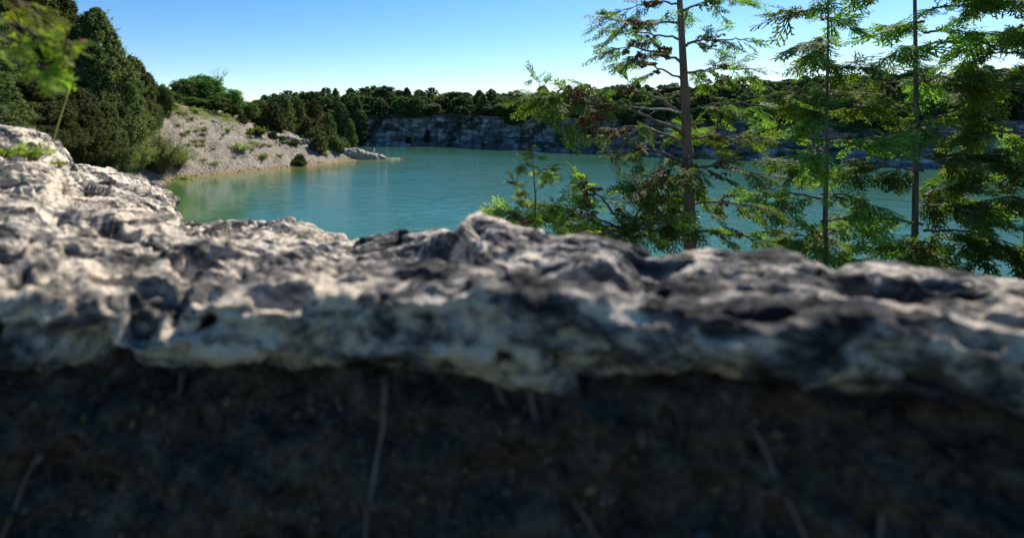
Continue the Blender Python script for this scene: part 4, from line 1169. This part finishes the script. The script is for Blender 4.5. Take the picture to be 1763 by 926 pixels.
# upright seedling with open sprays
YS = 3.5
def PS(px_, py_, dy=0.0): return pix(px_, py_, YS + dy)
orgs = Vector((PS(922, 420).x, YS, hz(PS(922, 420).x, YS) - 0.05))
seed = empty('cedar_seedling', orgs, 'slender upright cedar seedling with open sprays in front of the blue water', 'sapling')
a = Acc(); a.tube(np.array([np.array(orgs), np.array(PS(921, 400)), np.array(PS(922, 340)), np.array(PS(918, 290)), np.array(PS(917, 262))]) - np.array(orgs), [.008, .007, .0055, .004, .002], 7); a.build('stem', M['bark'], seed)
for L_ in ([PS(922, 352), PS(905, 330), PS(885, 312)], [PS(922, 360), PS(905, 352), PS(893, 338)], [PS(921, 330), PS(935, 318), PS(948, 308)], [PS(920, 298), PS(933, 290), PS(948, 292)], [PS(919, 288), PS(908, 282), PS(898, 284)], [PS(918, 275), PS(914, 266), PS(911, 259)], [PS(922, 375), PS(940, 362), PS(955, 352)], [PS(919, 300), PS(930, 298), PS(945, 299)], [PS(922, 385), PS(905, 372), PS(890, 365)]):
    cedar_limb(seed, orgs, L_, .003, .0015, 36, .06, [], rng, .3, ss=.42, fmat='spray_sunlit')

# ------------------------------------------------------------------ cedars further right along the quarry edge
def edge_cedar(px_, Yd, top_y, n_limbs, spread, label, seed_):
    r = np.random.default_rng(seed_)
    x = (px_ - PX0) / FPX * Yd
    o = Vector((x, Yd, hz(x, Yd) - 0.05)); ztop = EYE - (top_y - PY0) / FPX * Yd
    root = empty('cedar_tree', o, label, 'tree'); h = ztop - o.z
    a = Acc(); a.tube([(0, 0, -.2), (.05, 0, h * .2), (.02, .03, h * .4), (.09, 0, h * .6), (.05, .02, h * .8), (.08, 0, h)], [.07, .055, .035, .006], 10, .03, r); a.build('trunk', M['bark'], root, smooth=True)
    for i in range(n_limbs):
        t_ = 0.04 + 0.94 * (i + r.uniform(0, 1)) / n_limbs; az = i * 2.4 + r.normal() * .3
        L = spread * (1 - t_) ** .7 * r.uniform(.75, 1.1) + .15
        dx, dy = math.cos(az) * L, math.sin(az) * L
        b = np.array(o) + np.array([0, 0, h * t_])
        cedar_limb(root, o, [b, b + (dx * .5, dy * .5, L * .08), b + (dx, dy, -L * .05)], .016, .004, 11, .26, [(b + (dx * .7, dy * .7, 0), 30, .06)] if i % 3 == 0 else [], r, .08, ss=1.9)
    return root
ec = edge_cedar(1415, 5.8, -70, 92, 1.25, 'bushy dark cedar just right of the young cedar at the quarry edge', 71)
for (px_, Yd, rz_, sc_, lab) in [(1590, 6.3, 2.2, 1.1, 'tall dense cedar between the bushy dark cedar and the right edge of the view'), (1760, 5.9, 4.1, 1.05, 'dense dark cedar at the right edge of the view')]:
    x_ = (px_ - PX0) / FPX * Yd
    copy_thing(ec, (x_, Yd, hz(x_, Yd) - .05), rz_, (sc_,) * 3, lab)
for (px_, Yd, rz_, lab) in [(1330, 4.7, 1.9, 'low spreading cedar shrub between the young cedar and the bushy cedar'), (1500, 4.6, 3.3, 'low spreading cedar shrub at the foot of the bushy dark cedar'), (1690, 4.6, 0.6, 'low spreading cedar shrub near the right edge of the view')]:
    x_ = (px_ - PX0) / FPX * Yd
    copy_thing(low, (x_, Yd, hz(x_, Yd) - .05), rz_, (1.1, 1.1, 1.0), lab)

# ------------------------------------------------------------------ blurred branch hanging in at the upper left
YN = 1.35
def PN(px_, py_, dy=0.0): return pix(px_, py_, YN + dy)
xt = -1.75
on = Vector((xt, YN + .1, 9.2))
near = empty('cedar_tree', on, 'close cedar with an overhanging blurred green branch and pinkish cones at the upper left', 'tree')
a = Acc(); a.tube([(0, 0, -.3), (0.02, 0, 1.0), (.0, .02, 2.2), (0, 0, 3.2)], [.07, .06, .04, .01], 10, .03, rng); a.build('trunk', M['bark'], near, smooth=True)
tr = lambda z: (xt, YN + .1, z)
def cn(*l): return [(PN(x, y, dy), n, sp) for (x, y, dy, n, sp) in l]
for L_, dens_, tl_, co_, st_ in [
    ([tr(10.55), PN(-180, 10), PN(-60, 30), PN(60, 55), PN(112, 72)], 7, .07, cn((128, 66, 0, 10, .010), (124, 80, 0, 6, .007), (98, 88, 0, 5, .006), (116, 86, 0, 4, .006)), .55),
    ([tr(10.75), PN(-180, -40), PN(-40, -20, .1), PN(40, 5, .1), PN(70, 22, .1)], 7, .07, cn((15, 5, .1, 8, .010), (52, 10, .1, 6, .009), (33, 17, .1, 4, .006)), .5),
    ([tr(10.35), PN(-180, 50, -.05), PN(-40, 85), PN(30, 102), PN(64, 118), PN(80, 120)], 6, .05, [], .68),
    ([tr(10.5), PN(-180, 30, .05), PN(-60, 50), PN(0, 62), PN(40, 72)], 5, .06, cn((20, 60, 0, 5, .009)), .6)]:
    cedar_limb(near, on, L_, .009, .002, dens_, tl_, co_, rng, st_, ss=.5, droop=.3, single_cones=True, csz=.008, fmat='spray_sunlit')

# small plants on the grey block, bare stalk
wispy('rock_plant', 0.075, 0.10, 40, 8, 0.014, 401, 'moss', 'yellow green small plant growing on the grey limestone block at the left', 'plant', loc=pix(55, 277, 2.05), width=0.3)
wispy('rock_plant', 0.05, 0.06, 22, 7, 0.012, 402, 'moss', 'tiny yellow green sprig at the left edge of the grey block', 'plant', loc=pix(10, 272, 2.05), width=0.3)
wispy('rock_plant', 0.04, 0.05, 14, 7, 0.012, 403, 'moss', 'tiny plant at the right foot of the grey limestone block', 'plant', loc=pix(100, 290, 2.2), width=0.3)
q = [pix(92, 245, 2.6), pix(103, 205, 2.6), pix(114, 172, 2.6), pix(122, 143, 2.6)]
root = empty('dry_stalk', q[0], 'thin bare yellowish stalk leaning up from the limestone block before the dark cedars', 'plant')
a = Acc(); a.tube(np.array([np.array(p) for p in q]) - np.array(q[0]), [.0055, .0045, .003], 6); a.build('stem', M['grass'], root)

# loose stones at the crumbling rim of the ledge
rng = np.random.default_rng(31)
def rough_stone(name, loc, s, mat, label, group=None):
    n = 10
    th = np.linspace(0, np.pi, n); ph = np.linspace(0, 2 * np.pi, 14, endpoint=False)
    V = np.array([(math.sin(a_) * math.cos(b_), math.sin(a_) * math.sin(b_), math.cos(a_)) for a_ in th for b_ in ph])
    V = V * (1 + 0.45 * fbm(V * 1.3 + rng.uniform(0, 90), 3))[:, None] * np.array([1.15, .9, .75]) * s
    qd = [(i * 14 + k, i * 14 + (k + 1) % 14, (i + 1) * 14 + (k + 1) % 14, (i + 1) * 14 + k) for i in range(n - 1) for k in range(14)]
    o = link_mesh(name, mesh_data(name, V, qd), mat, loc=loc); return tag(o, label, 'stone', group)
rough_stone('pale_stone', pix(302, 382, 3.5), .04, M['stone'], 'single pale stone perched at the corner where the ledge meets the water')
for k, (x, y, d, s) in enumerate([(270, 322, 4.3, .07), (283, 335, 4.2, .06), (293, 348, 4.1, .07), (290, 362, 4.0, .06), (281, 350, 4.05, .05), (295, 374, 3.8, .05), (273, 338, 4.1, .05), (263, 330, 4.1, .06), (285, 376, 3.7, .045)]):
    rough_stone('loose_stone', pix(x, y, d), s, M['ledge'], 'dark pitted loose stone in the crumbling rim of the ledge above the green water', 'loose stones in the crumbling rim of the ledge')
for k in range(16):
    u_ = rng.uniform(-0.6, 1.25); d_ = np.interp(u_, ub, lip_d); z_ = np.interp(u_, ub, lip_z) - rng.uniform(0.26, 0.62)
    f_ = (np.interp(u_, ub, lip_z) - z_ - 0.22) / 0.28
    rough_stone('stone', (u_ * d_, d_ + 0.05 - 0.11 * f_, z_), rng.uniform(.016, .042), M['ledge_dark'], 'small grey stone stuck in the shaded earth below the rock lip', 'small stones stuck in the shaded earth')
